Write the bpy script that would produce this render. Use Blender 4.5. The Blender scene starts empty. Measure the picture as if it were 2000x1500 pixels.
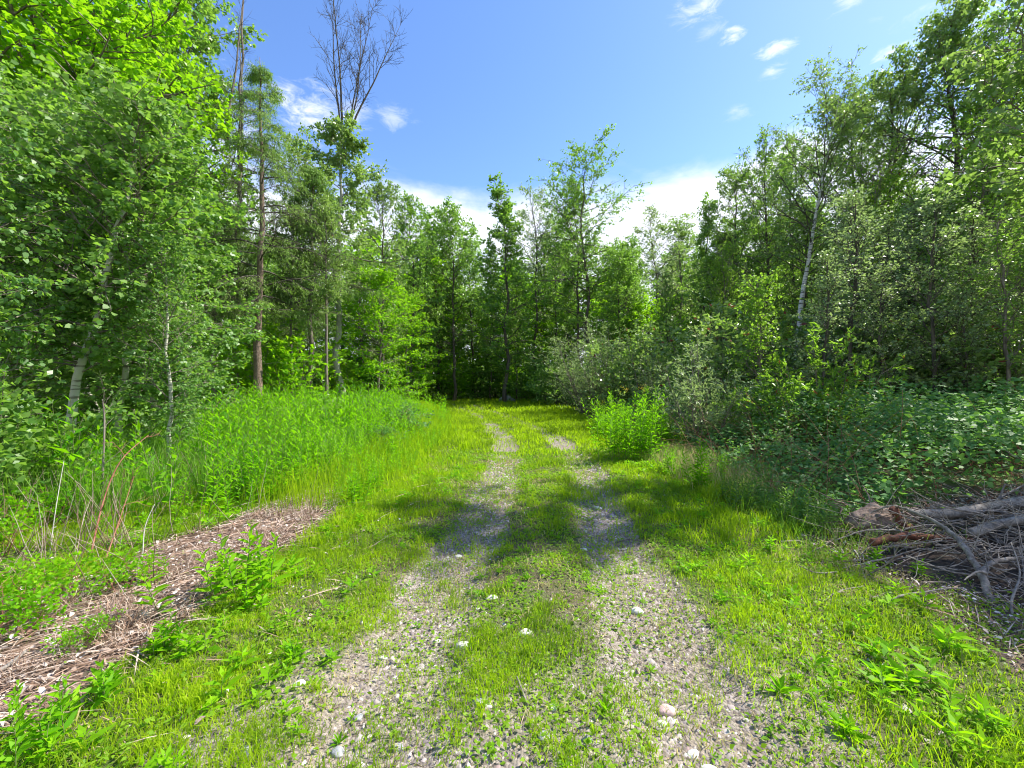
import bpy, math
import numpy as np
from mathutils import Vector

# ------------------------------------------------------------------ scene, camera, light
SC = bpy.context.scene
COL = SC.collection
F = 778.0            # focal length in photograph pixels (2000 wide)
CAMZ = 1.5
SUN_AZ, SUN_EL = 74.0, 51.0      # degrees: azimuth from +Y (view direction) towards +X
SKY_STRENGTH = 0.15
EXPOSURE = 1.05

cam = bpy.data.cameras.new('camera')
cam.sensor_width = 36.0
cam.lens = 36.0 * F / 2000.0
cam.clip_start = 0.02
cam.clip_end = 2000.0
camo = bpy.data.objects.new('camera', cam)
camo.location = (0, 0, CAMZ)
camo.rotation_euler = (math.radians(90), 0, 0)
COL.objects.link(camo)
SC.camera = camo

SC.view_settings.view_transform = 'Standard'
SC.view_settings.look = 'None'
SC.view_settings.gamma = 1.0
SC.view_settings.use_curve_mapping = False
SC.view_settings.exposure = EXPOSURE
SC.render.engine = 'CYCLES'
SC.cycles.pixel_filter_type = 'BLACKMAN_HARRIS'
SC.cycles.filter_width = 1.05
SC.cycles.max_bounces = 6
SC.cycles.diffuse_bounces = 4
SC.cycles.transmission_bounces = 4
SC.cycles.transparent_max_bounces = 4
SC.cycles.sample_clamp_indirect = 6.0

az, el = math.radians(SUN_AZ), math.radians(SUN_EL)
S = Vector((math.sin(az) * math.cos(el), math.cos(az) * math.cos(el), math.sin(el)))
sun = bpy.data.lights.new('sun', 'SUN')
sun.energy = 4.6
sun.angle = math.radians(0.55)
sun.color = (1.0, 0.95, 0.86)
suno = bpy.data.objects.new('sun', sun)
suno.rotation_euler = S.to_track_quat('Z', 'Y').to_euler()
suno.location = (20, 5, 30)
COL.objects.link(suno)


class NT:
    """small node-tree writer"""
    def __init__(self, tree):
        self.t = tree
        self.n = tree.nodes
        self.n.clear()

    def add(self, typ, ins=None, **props):
        nd = self.n.new(typ)
        for k, v in props.items():
            setattr(nd, k, v)
        if ins:
            for k, v in ins.items():
                self.set(nd, k, v)
        return nd

    def set(self, nd, k, v):
        sock = nd.inputs[k]
        if isinstance(v, bpy.types.NodeSocket):
            self.t.links.new(v, sock)
        else:
            if isinstance(v, (tuple, list)) and len(v) == 3 and sock.type == 'RGBA':
                v = (*v, 1.0)
            sock.default_value = v

    def math(self, op, a, b=None, c=None, clamp=False):
        nd = self.add('ShaderNodeMath', operation=op, use_clamp=clamp)
        self.set(nd, 0, a)
        if b is not None:
            self.set(nd, 1, b)
        if c is not None:
            self.set(nd, 2, c)
        return nd.outputs[0]

    def mix(self, f, a, b, blend='MIX'):
        nd = self.add('ShaderNodeMix', data_type='RGBA', blend_type=blend)
        self.set(nd, 0, f)
        self.set(nd, 6, a)
        self.set(nd, 7, b)
        return nd.outputs[2]

    def ramp(self, f, a, b, lo=0.0, hi=1.0, smooth=True):
        nd = self.add('ShaderNodeMapRange', interpolation_type='SMOOTHSTEP' if smooth else 'LINEAR')
        self.set(nd, 0, f)
        for i, v in enumerate((a, b, lo, hi)):
            self.set(nd, i + 1, v)
        return nd.outputs[0]

    def noise(self, vec, scale, detail=4, rough=0.55, dist=0.0):
        nd = self.add('ShaderNodeTexNoise', {'Scale': scale, 'Detail': detail, 'Roughness': rough, 'Distortion': dist})
        if vec is not None:
            self.set(nd, 'Vector', vec)
        return nd.outputs[0]


# world: Nishita sky with a low ring of cloud and scattered small clouds
world = bpy.data.worlds.new('World')
SC.world = world
world.use_nodes = True
w = NT(world.node_tree)
sky = w.add('ShaderNodeTexSky', sky_type='NISHITA', sun_disc=False, sun_elevation=el,
            sun_rotation=az, altitude=200.0, air_density=1.0, dust_density=0.35, ozone_density=2.2)
tc = w.add('ShaderNodeTexCoord').outputs['Generated']
sx = w.add('ShaderNodeSeparateXYZ', {0: tc})
z = sx.outputs[2]
mp = w.add('ShaderNodeMapping', {'Vector': tc, 'Scale': (1.0, 1.0, 2.6)}).outputs[0]
n1 = w.noise(mp, 3.2, 7, 0.55, 0.3)
n2 = w.noise(mp, 9.0, 8, 0.62, 0.2)
edge = w.math('MULTIPLY_ADD', n1, 0.24, 0.30)
edge = w.math('MULTIPLY_ADD', n2, 0.05, edge)
n4 = w.noise(mp, 22.0, 8, 0.68, 0.6)
bank = w.ramp(w.math('SUBTRACT', edge, z), -0.02, 0.07)
bank = w.math('MULTIPLY', bank, w.ramp(z, -0.05, 0.1, 0.5, 1.0))
mask = w.math('MULTIPLY', bank, 0.95)


def skydir(px, py):
    return Vector(((px - 1000) / F, 1.0, (750 - py) / F)).normalized()


for px, py, r, amt in ((600, 215, 5.5, 0.9), (690, 225, 3.5, 0.55), (765, 228, 3.0, 0.45), (1375, 8, 3.2, 0.7),
                       (1385, 60, 1.6, 0.35), (1430, 70, 1.5, 0.8), (1512, 96, 1.8, 0.9), (1508, 138, 1.7, 0.7),
                       (1738, 102, 1.5, 0.95), (1765, 86, 1.0, 0.7), (1442, 222, 1.9, 0.4), (1660, 5, 1.8, 0.6),
                       (1990, 60, 9.0, 0.55), (1705, 215, 4.0, 0.6), (430, 300, 11.0, 0.8), (2300, 300, 14, .7), (-400, 200, 12, .7)):
    d = skydir(px, py)
    flat = w.add('ShaderNodeVectorMath', {0: tc, 1: tuple(d)}, operation='SUBTRACT').outputs[0]
    fl = w.add('ShaderNodeVectorMath', {0: flat, 1: (1, 1, 2.0 if r < 8 else 1.3)}, operation='MULTIPLY').outputs[0]
    ln = w.add('ShaderNodeVectorMath', {0: fl}, operation='LENGTH').outputs['Value']
    rr = math.radians(r)
    ln = w.math('MULTIPLY_ADD', w.math('SUBTRACT', n4, 0.5), rr * 2.9, ln)
    m = w.ramp(ln, rr * 0.9, rr * -0.3, 0.0, amt)
    mask = w.math('MAXIMUM', mask, m)
mask = w.math('MULTIPLY', mask, w.ramp(n2, 0.22, 0.5, 0.55, 1.0))
hsv = w.add('ShaderNodeHueSaturation', {'Color': sky.outputs[0], 'Saturation': 1.16, 'Value': 1.02, 'Hue': 0.508})
cloud = w.mix(n2, (3.6, 3.9, 4.4), (4.4, 4.45, 4.5))
full = w.mix(mask, hsv.outputs[0], cloud)
bg = w.add('ShaderNodeBackground', {'Color': full, 'Strength': SKY_STRENGTH})
w.add('ShaderNodeOutputWorld', {'Surface': bg.outputs[0]})

# ------------------------------------------------------------------ helpers
rng0 = np.random.default_rng(11)
_LAT = np.random.default_rng(5).random((256, 256))


def vn(x, y, scale, seed=0):
    """smooth value noise, 0..1, feature size = scale"""
    x = np.asarray(x, float) / scale + seed * 17.3
    y = np.asarray(y, float) / scale + seed * 31.7
    xi = np.floor(x).astype(int)
    yi = np.floor(y).astype(int)
    fx = x - xi
    fy = y - yi
    fx = fx * fx * (3 - 2 * fx)
    fy = fy * fy * (3 - 2 * fy)
    a = _LAT[xi % 256, yi % 256]
    b = _LAT[(xi + 1) % 256, yi % 256]
    c = _LAT[xi % 256, (yi + 1) % 256]
    d = _LAT[(xi + 1) % 256, (yi + 1) % 256]
    return (a * (1 - fx) + b * fx) * (1 - fy) + (c * (1 - fx) + d * fx) * fy


def fbm(x, y, scale, seed=0):
    return vn(x, y, scale, seed) * .5 + vn(x, y, scale * .45, seed + 1) * .3 + vn(x, y, scale * .2, seed + 2) * .2


def sstep(a, b, x):
    t = np.clip((x - a) / (b - a), 0, 1)
    return t * t * (3 - 2 * t)


def track_c(y):
    return np.interp(y, [-5, 1.5, 3.3, 4.7, 6.5, 7.8, 10.6, 14, 19, 26, 33, 45], [-.1, .12, .2, .38, .5, .58, .5, .05, -1.0, -2.9, -5.2, -10])


def edge_l(y):
    return np.interp(y, [0, 1.6, 2.2, 3, 4.7, 7.8, 11.7, 18, 23, 30, 36, 50], [-2.2, -2.1, -2.0, -2.1, -1.95, -1.9, -1.95, -3.0, -4.3, -7.0, -10, -22])


def edge_r(y):
    return np.interp(y, [0, 2, 3.3, 4.7, 7.8, 11.7, 18, 23, 30, 36, 50], [2.6, 2.7, 2.9, 3.0, 3.1, 3.0, 3.0, 3.2, 3.0, 1.5, -6])


def rut(x, y):
    """0..1, one inside the wheel ruts"""
    c = track_c(y)
    wob = (vn(x, y, .8, 3) - .5) * .16
    d = np.minimum(np.abs(x - (c - .70) + wob), np.abs(x - (c + .70) + wob))
    return 1 - sstep(.16, .40, d)


LIT = [(-40, 1165), (180, 1118), (400, 1025), (640, 940), (668, 990), (560, 1070), (400, 1130), (330, 1230), (230, 1310),
       (120, 1370), (-60, 1430), (-500, 1500), (-700, 1250)]


def gpt(px, py):
    Y = CAMZ * F / (py - 750.0)
    return ((px - 1000) / F * Y, Y)


LITW = [gpt(*p) for p in LIT]
LIT2 = [gpt(*p) for p in [(1540, 1050), (1620, 1030), (1700, 1010), (2100, 960), (2500, 1100), (2600, 1420), (2200, 1420), (2000, 1330), (1850, 1230), (1740, 1130), (1640, 1090)]]


def in_poly(x, y, poly):
    x = np.asarray(x)
    y = np.asarray(y)
    r = np.zeros(x.shape, bool)
    n = len(poly)
    for i in range(n):
        x1, y1 = poly[i]
        x2, y2 = poly[(i + 1) % n]
        c = ((y1 > y) != (y2 > y)) & (x < (x2 - x1) * (y - y1) / (y2 - y1 + 1e-12) + x1)
        r ^= c
    return r


def litter(x, y):
    wx = (vn(x, y, .5, 8) - .5) * .35
    wy = (vn(x, y, .5, 9) - .5) * .35
    return in_poly(x + wx, y + wy, LITW)


def gh(x, y):
    x = np.asarray(x, float)
    y = np.asarray(y, float)
    h = .10 * (vn(x, y, 3.1, 1) - .5) + .035 * (vn(x, y, .8, 2) - .5)
    far = sstep(3, 9, np.hypot(x, y))
    h = h * (.6 + .4 * far)
    h = h - .045 * rut(x, y)
    h = h + .25 * sstep(-.3, -3.5, x - edge_l(y)) * sstep(5.5, 9, y)
    h = h + .10 * sstep(0, 3, x - edge_r(y))
    h = h + .5 * (vn(x, y, 14, 4) - .5) * sstep(14, 30, np.abs(x) + np.maximum(0, y - 30))
    return h


def nrm(v):
    return v / np.maximum(np.linalg.norm(v, axis=-1, keepdims=True), 1e-9)


class Geo:
    def __init__(self):
        self.V, self.Fs, self.R, self.M = [], [], [], []
        self.nv = 0

    def add(self, V, Fc, R=None, m=0):
        V = np.asarray(V, float).reshape(-1, 3)
        Fc = np.asarray(Fc, int)
        if len(Fc) == 0:
            return
        self.V.append(V)
        self.Fs.append(Fc + self.nv)
        self.nv += len(V)
        self.R.append(np.full(len(Fc), .5) if R is None else np.asarray(R, float))
        self.M.append(np.full(len(Fc), m))

    def mesh(self, name, mats, smooth=False):
        me = bpy.data.meshes.new(name)
        V = np.concatenate(self.V).astype(np.float32)
        loops = np.concatenate([f.ravel() for f in self.Fs]).astype(np.int32)
        tot = np.concatenate([np.full(len(f), f.shape[1]) for f in self.Fs]).astype(np.int32)
        start = np.concatenate([[0], np.cumsum(tot)[:-1]]).astype(np.int32)
        me.vertices.add(len(V))
        me.vertices.foreach_set('co', V.ravel())
        me.loops.add(len(loops))
        me.loops.foreach_set('vertex_index', loops)
        me.polygons.add(len(tot))
        me.polygons.foreach_set('loop_start', start)
        me.polygons.foreach_set('loop_total', tot)
        me.polygons.foreach_set('material_index', np.concatenate(self.M).astype(np.int32))
        if smooth:
            me.polygons.foreach_set('use_smooth', np.ones(len(tot), bool))
        at = me.attributes.new('rnd', 'FLOAT', 'FACE')
        at.data.foreach_set('value', np.concatenate(self.R).astype(np.float32))
        for m in mats:
            me.materials.append(m)
        me.update(calc_edges=True)
        return me


def tag(o, label=None, cat=None, group=None, kind=None):
    if label:
        o['label'] = label
    if cat:
        o['category'] = cat
    if group:
        o['group'] = group
    if kind:
        o['kind'] = kind
    return o


def link(name, me, parent=None):
    o = bpy.data.objects.new(name, me)
    COL.objects.link(o)
    if parent is not None:
        o.parent = parent
    return o


def tubes(g, P, R, sides=5, rnd=None, cap=True, m=0):
    """P (N,K,3), R (N,K)"""
    P = np.asarray(P, float)
    R = np.asarray(R, float)
    N, K, _ = P.shape
    if N == 0:
        return
    T = nrm(np.gradient(P, axis=1))
    mean = nrm(P[:, -1] - P[:, 0])
    ref = np.where(np.abs(mean[:, 2:3]) < .8, np.array([[0, 0, 1.]]), np.array([[1., 0, 0]]))[:, None, :]
    U = nrm(np.cross(T, np.broadcast_to(ref, T.shape)))
    W = np.cross(T, U)
    a = np.arange(sides) * 2 * math.pi / sides
    V = P[:, :, None] + R[:, :, None, None] * (np.cos(a)[None, None, :, None] * U[:, :, None] + np.sin(a)[None, None, :, None] * W[:, :, None])
    idx = np.arange(N * K * sides).reshape(N, K, sides)
    i0 = idx[:, :-1]
    i1 = idx[:, 1:]
    Fc = np.stack([i0, np.roll(i0, -1, 2), np.roll(i1, -1, 2), i1], -1).reshape(-1, 4)
    rr = np.random.default_rng(N).random(N) if rnd is None else rnd
    g.add(V, Fc, np.repeat(rr, (K - 1) * sides), m)
    if cap:
        off = g.nv - N * K * sides
        g.Fs.append(idx[:, -1, :] + off)
        g.R.append(rr)
        g.M.append(np.full(N, m))
        g.Fs.append(idx[:, 0, ::-1] + off)
        g.R.append(rr)
        g.M.append(np.full(N, m))


def leaves(g, P, A, Nn, L, W, rnd, shape='quad', fold=.12, m=0):
    n = len(P)
    if n == 0:
        return
    A = nrm(A)
    Sd = nrm(np.cross(A, Nn))
    Up = np.cross(Sd, A)
    L = np.broadcast_to(np.asarray(L, float), (n,))[:, None]
    W = np.broadcast_to(np.asarray(W, float), (n,))[:, None]
    if shape == 'quad':
        pts = [P, P + A * L * .42 + Sd * W * .5 + Up * L * fold, P + A * L, P + A * L * .42 - Sd * W * .5 + Up * L * fold]
    elif shape == 'hex':
        pts = [P, P + A * L * .25 + Sd * W * .5 + Up * L * fold, P + A * L * .68 + Sd * W * .40 + Up * L * fold, P + A * L - Up * L * fold,
               P + A * L * .68 - Sd * W * .40 + Up * L * fold, P + A * L * .25 - Sd * W * .5 + Up * L * fold]
    elif shape == 'lobed':   # maple-like star
        pr = [(0, 0), (.12, .5), (.38, .28), (.62, .52), (.66, .16), (1, 0), (.66, -.16), (.62, -.52), (.38, -.28), (.12, -.5)]
        pts = [P + A * L * a + Sd * W * b + Up * L * abs(b) * fold * 2 for a, b in pr]
    k = len(pts)
    V = np.stack(pts, 1)
    g.add(V, np.arange(n * k).reshape(n, k), rnd, m)


def blades(g, P, h, wd, lean, rnd, rng, m=0, bend=.5):
    """curved grass blades, one quad and one triangle each"""
    n = len(P)
    a = rng.random(n) * 2 * math.pi
    s = np.stack([np.cos(a), np.sin(a), np.zeros(n)], 1)
    ld = rng.random(n) * 2 * math.pi
    l = np.stack([np.cos(ld), np.sin(ld), np.zeros(n)], 1) * (lean * h)[:, None]
    up = np.array([[0, 0, 1.]])
    w2 = (wd * .5)[:, None]
    mid = P + up * (h * .6)[:, None] + l * .35
    tip = P + up * (h * (1 - bend * lean))[:, None] + l
    V = np.stack([P - s * w2, P + s * w2, mid + s * w2 * .8, mid - s * w2 * .8, tip], 1).reshape(-1, 3)
    i = np.arange(n)[:, None] * 5
    base = g.nv
    g.add(V, i + np.array([[0, 1, 2, 3]]), rnd, m)
    g.Fs.append(i + np.array([[3, 2, 4]]) + base)
    g.R.append(np.asarray(rnd))
    g.M.append(np.full(n, m))


def poly(start, d, length, K, rng, wig, grav):
    pts = [start]
    ds = [d]
    d = nrm(d)
    p = start
    st = (np.asarray(length) / (K - 1))[:, None]
    for k in range(K - 1):
        d = nrm(d + rng.normal(size=d.shape) * wig + np.array([[0, 0, grav]]))
        p = p + d * st
        pts.append(p)
        ds.append(d)
    return np.stack(pts, 1), np.stack(ds, 1)


def samp(P, idx, t):
    K = P.shape[1]
    f = np.clip(t, 0, .9999) * (K - 1)
    i = f.astype(int)
    fr = (f - i)[:, None]
    return P[idx, i] * (1 - fr) + P[idx, i + 1] * fr


def kids(P, D, n, t0, t1, ang, asd, rng, flat=1.0):
    N = len(P)
    idx = np.repeat(np.arange(N), n)
    t = t0 + (t1 - t0) * (np.tile(np.arange(n), N) + rng.random(N * n)) / n
    s = samp(P, idx, t)
    pd = nrm(samp(D, idx, t))
    r = rng.normal(size=pd.shape)
    r[:, 2] *= flat
    perp = nrm(r - (r * pd).sum(1, keepdims=True) * pd)
    perp[:, 2] *= flat
    a = np.radians(ang + rng.normal(size=len(t)) * asd)[:, None]
    return s, nrm(pd * np.cos(a) + nrm(perp) * np.sin(a)), t, idx


def ico_blob(rng, n=2):
    """a rounded irregular stone: subdivided octahedron, unit size"""
    v = [(1, 0, 0), (-1, 0, 0), (0, 1, 0), (0, -1, 0), (0, 0, 1), (0, 0, -1)]
    f = [(0, 2, 4), (2, 1, 4), (1, 3, 4), (3, 0, 4), (2, 0, 5), (1, 2, 5), (3, 1, 5), (0, 3, 5)]
    v = [np.array(p, float) for p in v]
    for _ in range(n):
        cache = {}
        nf = []

        def mid(a, b):
            k = (min(a, b), max(a, b))
            if k not in cache:
                q = v[a] + v[b]
                v.append(q / np.linalg.norm(q))
                cache[k] = len(v) - 1
            return cache[k]
        for a, b, c in f:
            ab, bc, ca = mid(a, b), mid(b, c), mid(c, a)
            nf += [(a, ab, ca), (ab, b, bc), (ca, bc, c), (ab, bc, ca)]
        f = nf
    V = np.array(v)
    for k in range(9):        # chop facets
        d = nrm(rng.normal(size=3))
        c = rng.uniform(.62, .9)
        q = V @ d
        V = V - np.where(q > c, (q - c) * .85, 0)[:, None] * d
    V *= 1 + rng.normal(size=(len(V), 1)) * .02
    return V, np.array(f)


# ------------------------------------------------------------------ materials
def leaf_mat(name, a, b, tr, tf=.42, rough=.45, spec=.35, red=None, ovar=.25):
    m = bpy.data.materials.new(name)
    m.use_nodes = True
    t = NT(m.node_tree)
    r = t.add('ShaderNodeAttribute', attribute_name='rnd').outputs['Fac']
    c = t.mix(r, a, b)
    oi = t.add('ShaderNodeObjectInfo').outputs['Random']
    if red is not None:
        c = t.mix(t.ramp(r, .972, .975), c, red)
    k = t.ramp(oi, 0, 1, 1 - ovar, 1 + ovar, False)
    h = t.add('ShaderNodeHueSaturation', {'Color': c, 'Value': k, 'Hue': t.ramp(oi, 0, 1, .5 + .012, .5 - .012, False)})
    pb = t.add('ShaderNodeBsdfPrincipled', {'Base Color': h.outputs[0], 'Roughness': rough, 'Specular IOR Level': spec})
    c2 = t.mix(.75, h.outputs[0], tr)
    if red is not None:
        c2 = t.mix(t.ramp(r, .972, .975), c2, red)
    tl = t.add('ShaderNodeBsdfTranslucent', {'Color': c2})
    mx = t.add('ShaderNodeMixShader', {0: tf, 1: pb.outputs[0], 2: tl.outputs[0]})
    t.add('ShaderNodeOutputMaterial', {'Surface': mx.outputs[0]})
    return m


def bark_mat(name, a, b, scale=8, stretch=.15, birch=False, bump=.4):
    m = bpy.data.materials.new(name)
    m.use_nodes = True
    t = NT(m.node_tree)
    co = t.add('ShaderNodeTexCoord').outputs['Object']
    if birch:
        mp = t.add('ShaderNodeMapping', {'Vector': co, 'Scale': (2.2, 2.2, 16)}).outputs[0]
        n = t.noise(mp, 1.6, 5, .6)
        c = t.mix(t.ramp(n, .53, .62), a, b)
    else:
        mp = t.add('ShaderNodeMapping', {'Vector': co, 'Scale': (1, 1, stretch)}).outputs[0]
        n = t.noise(mp, scale * 2.5, 6, .65)
        n3 = t.noise(co, 1.1, 3, .6)
        c = t.mix(t.ramp(n, .3, .7), a, b)
        c = t.mix(t.ramp(n3, .5, .75, 0, .45), c, (.13, .14, .08))
    bp = t.add('ShaderNodeBump', {'Height': n, 'Strength': bump, 'Distance': .03})
    pb = t.add('ShaderNodeBsdfPrincipled', {'Base Color': c, 'Roughness': .85, 'Normal': bp.outputs[0], 'Specular IOR Level': .2})
    t.add('ShaderNodeOutputMaterial', {'Surface': pb.outputs[0]})
    return m


def flake_mat(name, cols, rough=.8, tf=0.0):
    """flat pieces whose colour is drawn from a list by the face attribute"""
    m = bpy.data.materials.new(name)
    m.use_nodes = True
    t = NT(m.node_tree)
    r = t.add('ShaderNodeAttribute', attribute_name='rnd').outputs['Fac']
    cr = t.add('ShaderNodeValToRGB', {0: r})
    e = cr.color_ramp.elements
    while len(e) < len(cols):
        e.new(.5)
    for i, c in enumerate(cols):
        e[i].position = i / (len(cols) - 1)
        e[i].color = (*c, 1)
    co = t.add('ShaderNodeTexCoord').outputs['Object']
    n = t.noise(co, 60, 3, .6)
    c = t.mix(.35, cr.outputs[0], t.mix(n, (.0, .0, .0), (1, 1, 1)), 'OVERLAY')
    pb = t.add('ShaderNodeBsdfPrincipled', {'Base Color': c, 'Roughness': rough, 'Specular IOR Level': .25})
    out = pb.outputs[0]
    if tf:
        tl = t.add('ShaderNodeBsdfTranslucent', {'Color': cr.outputs[0]})
        out = t.add('ShaderNodeMixShader', {0: tf, 1: out, 2: tl.outputs[0]}).outputs[0]
    t.add('ShaderNodeOutputMaterial', {'Surface': out})
    return m


def stone_mat(name, a, b):
    m = bpy.data.materials.new(name)
    m.use_nodes = True
    t = NT(m.node_tree)
    co = t.add('ShaderNodeTexCoord').outputs['Object']
    n = t.noise(co, 28, 7, .65)
    n2_ = t.noise(co, 7, 4, .6)
    c = t.mix(t.ramp(n, .3, .7), a, b)
    c = t.mix(t.ramp(n2_, .45, .75, 0, .5), c, (.22, .19, .15))
    bp = t.add('ShaderNodeBump', {'Height': n, 'Strength': .6, 'Distance': .01})
    pb = t.add('ShaderNodeBsdfPrincipled', {'Base Color': c, 'Roughness': .8, 'Normal': bp.outputs[0]})
    t.add('ShaderNodeOutputMaterial', {'Surface': pb.outputs[0]})
    return m


def ground_mat(name, is_track):
    m = bpy.data.materials.new(name)
    m.use_nodes = True
    t = NT(m.node_tree)
    co = t.add('ShaderNodeTexCoord').outputs['Object']
    big = t.noise(co, 1.4, 6, .6)
    fine = t.noise(co, 30, 6, .7)
    vor = t.add('ShaderNodeTexVoronoi', {'Vector': co, 'Scale': 70.0, 'Randomness': 1.0})
    vs = t.add('ShaderNodeSeparateColor', {0: vor.outputs['Color']}).outputs[0]
    soil = t.mix(fine, (.075, .060, .040), (.19, .15, .10))
    green = t.mix(fine, (.045, .085, .015), (.11, .16, .035))
    litm = t.mix(fine, (.08, .05, .035), (.32, .22, .16))
    if is_track:
        rm = t.add('ShaderNodeAttribute', attribute_name='rut').outputs['Fac']
        grav = t.mix(vs, (.08, .065, .055), (.44, .38, .33))
        grav = t.mix(t.ramp(big, .35, .7), grav, t.mix(t.ramp(fine, .35, .65), (.10, .08, .06), (.38, .32, .245)))
        base = t.mix(t.ramp(big, .35, .65), soil, green)
        c = t.mix(t.ramp(t.math('ADD', rm, t.math('MULTIPLY', t.math('SUBTRACT', fine, .5), .9)), .12, .55), base, grav)
        hgt = t.math('ADD', t.math('MULTIPLY', vor.outputs['Distance'], -.8), fine)
    else:
        lm = t.add('ShaderNodeAttribute', attribute_name='lit').outputs['Fac']
        c = t.mix(t.ramp(big, .3, .6), soil, green)
        c = t.mix(lm, c, litm)
        bm_ = t.add('ShaderNodeAttribute', attribute_name='bare').outputs['Fac']
        c = t.mix(bm_, c, t.mix(fine, (.05, .035, .028), (.20, .15, .12)))
        hgt = fine
    bp = t.add('ShaderNodeBump', {'Height': hgt, 'Strength': .8, 'Distance': .012})
    pb = t.add('ShaderNodeBsdfPrincipled', {'Base Color': c, 'Roughness': .95, 'Normal': bp.outputs[0], 'Specular IOR Level': .1})
    t.add('ShaderNodeOutputMaterial', {'Surface': pb.outputs[0]})
    return m


M = dict(
    grass=leaf_mat('grass', (.09, .16, .018), (.33, .47, .012), (.54, .86, .006), .48, .55, .12, ovar=0),
    straw_grass=leaf_mat('dry grass', (.34, .29, .11), (.50, .43, .20), (.5, .42, .2), .3, .6, .2, ovar=0),
    long_grass=leaf_mat('long grass', (.07, .20, .02), (.20, .38, .045), (.34, .66, .03), .44, .5, .18, ovar=0),
    cover=leaf_mat('ground cover', (.10, .24, .012), (.30, .44, .025), (.44, .74, .015), .42, .5, .16, ovar=0),
    weed=leaf_mat('weed leaves', (.07, .24, .008), (.25, .50, .008), (.38, .86, .005), .50, .5, .14, ovar=.12),
    weed_dark=leaf_mat('dull weed leaves', (.08, .20, .03), (.16, .29, .05), (.28, .52, .05), .42, .45, .3, ovar=.12),  # duller, less yellow green than the other weed leaves
    aspen=leaf_mat('aspen leaves', (.055, .16, .03), (.27, .43, .11), (.38, .70, .05), .42, .42, .45, ovar=.15),
    maple=leaf_mat('maple leaves', (.11, .30, .010), (.24, .44, .015), (.42, .80, .01), .52, .45, .3, ovar=.12),
    green=leaf_mat('green leaves', (.06, .17, .03), (.27, .42, .08), (.36, .66, .05), .44, .38, .45, ovar=.25),
    olive=leaf_mat('olive leaves', (.09, .19, .05), (.32, .42, .13), (.38, .62, .08), .42, .36, .55, (.24, .06, .045), ovar=.25),
    yellow=leaf_mat('yellow green leaves', (.11, .25, .03), (.24, .38, .05), (.38, .68, .04), .50, .42, .3, (.34, .13, .04), ovar=.2),
    willow=leaf_mat('willow leaves', (.19, .28, .12), (.33, .41, .19), (.42, .62, .14), .40, .38, .55, ovar=.15),
    bramble=leaf_mat('bramble leaves', (.05, .16, .035), (.19, .34, .085), (.28, .58, .06), .38, .52, .3, ovar=0),
    needle=leaf_mat('hemlock needles', (.11, .24, .045), (.25, .39, .08), (.32, .56, .06), .36, .5, .25, ovar=.12),
    needle_dark=leaf_mat('spruce needles', (.05, .10, .045), (.10, .17, .06), (.12, .22, .07), .2, .5, .3, ovar=.2),
    bark=bark_mat('grey brown bark', (.10, .085, .065), (.27, .23, .19)),
    bark_red=bark_mat('scaly red brown bark', (.11, .075, .055), (.30, .22, .17), 14, .4),
    bark_dark=bark_mat('dark bark', (.045, .04, .032), (.15, .13, .105)),
    bark_pale=bark_mat('pale smooth bark', (.32, .31, .25), (.50, .48, .41), 5, .5, bump=.15),
    birch=bark_mat('white birch bark', (.68, .66, .60), (.10, .09, .08), birch=True, bump=.1),
    aspenbark=bark_mat('aspen bark', (.48, .48, .38), (.16, .15, .11), birch=True, bump=.15),
    dead=bark_mat('weathered dead wood', (.13, .11, .095), (.36, .32, .275), 10, .2),
    log=bark_mat('weathered log bark', (.13, .11, .09), (.36, .32, .27), 9, .6, bump=.7),
    rot=bark_mat('rotten red wood', (.07, .032, .022), (.22, .09, .055), 12, .5, bump=.8),
    stem=bark_mat('green stem', (.13, .19, .05), (.22, .26, .09), bump=.1),
    redstem=bark_mat('red brown cane', (.22, .08, .05), (.36, .18, .12), bump=.1),
    straw=flake_mat('dead reed straw', [(.09, .055, .035), (.30, .19, .125), (.48, .35, .26), (.58, .48, .39), (.24, .13, .08)], tf=.1),
    flake=flake_mat('dead leaf litter', [(.12, .08, .06), (.30, .22, .17), (.52, .44, .38), (.70, .64, .58), (.24, .13, .09)]),
    pebble=flake_mat('gravel stone', [(.10, .09, .09), (.23, .19, .18), (.36, .31, .29), (.52, .48, .44), (.30, .20, .18)]),
    yellowflower=leaf_mat('yellow flowers', (.55, .42, .02), (.75, .58, .03), (.8, .6, .03), .3, .5, .2, ovar=0),
    white_stone=stone_mat('white stone', (.52, .49, .43), (.74, .71, .65)),
    pink_stone=stone_mat('pink granite stone', (.42, .27, .24), (.66, .50, .45)),
    grey_stone=stone_mat('grey stone', (.20, .21, .22), (.42, .42, .42)),
    ground=ground_mat('forest ground', False),
    track=ground_mat('gravel and soil track', True),
)


# ------------------------------------------------------------------ ground and track
def grid_mesh(name, X, Y, dz, mat, attrs):
    ny, nx = X.shape
    Z = gh(X, Y) + dz
    g = Geo()
    i = np.arange(nx * ny).reshape(ny, nx)
    Fc = np.stack([i[:-1, :-1], i[:-1, 1:], i[1:, 1:], i[1:, :-1]], -1).reshape(-1, 4)
    g.add(np.stack([X, Y, Z], -1), Fc)
    me = g.mesh(name, [mat], smooth=True)
    for k, v in attrs.items():
        a = me.attributes.new(k, 'FLOAT', 'POINT')
        a.data.foreach_set('value', v.ravel().astype(np.float32))
    return me


def axis(lo, hi, near, step, grow):
    v = [0.0]
    s = step
    while v[-1] < hi:
        if v[-1] > near:
            s *= grow
        v.append(v[-1] + s)
    p = np.array(v)
    v = [0.0]
    s = step
    while v[-1] < -lo:
        if v[-1] > near:
            s *= grow
        v.append(v[-1] + s)
    return np.concatenate([-np.array(v)[::-1], p[1:]])


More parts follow.
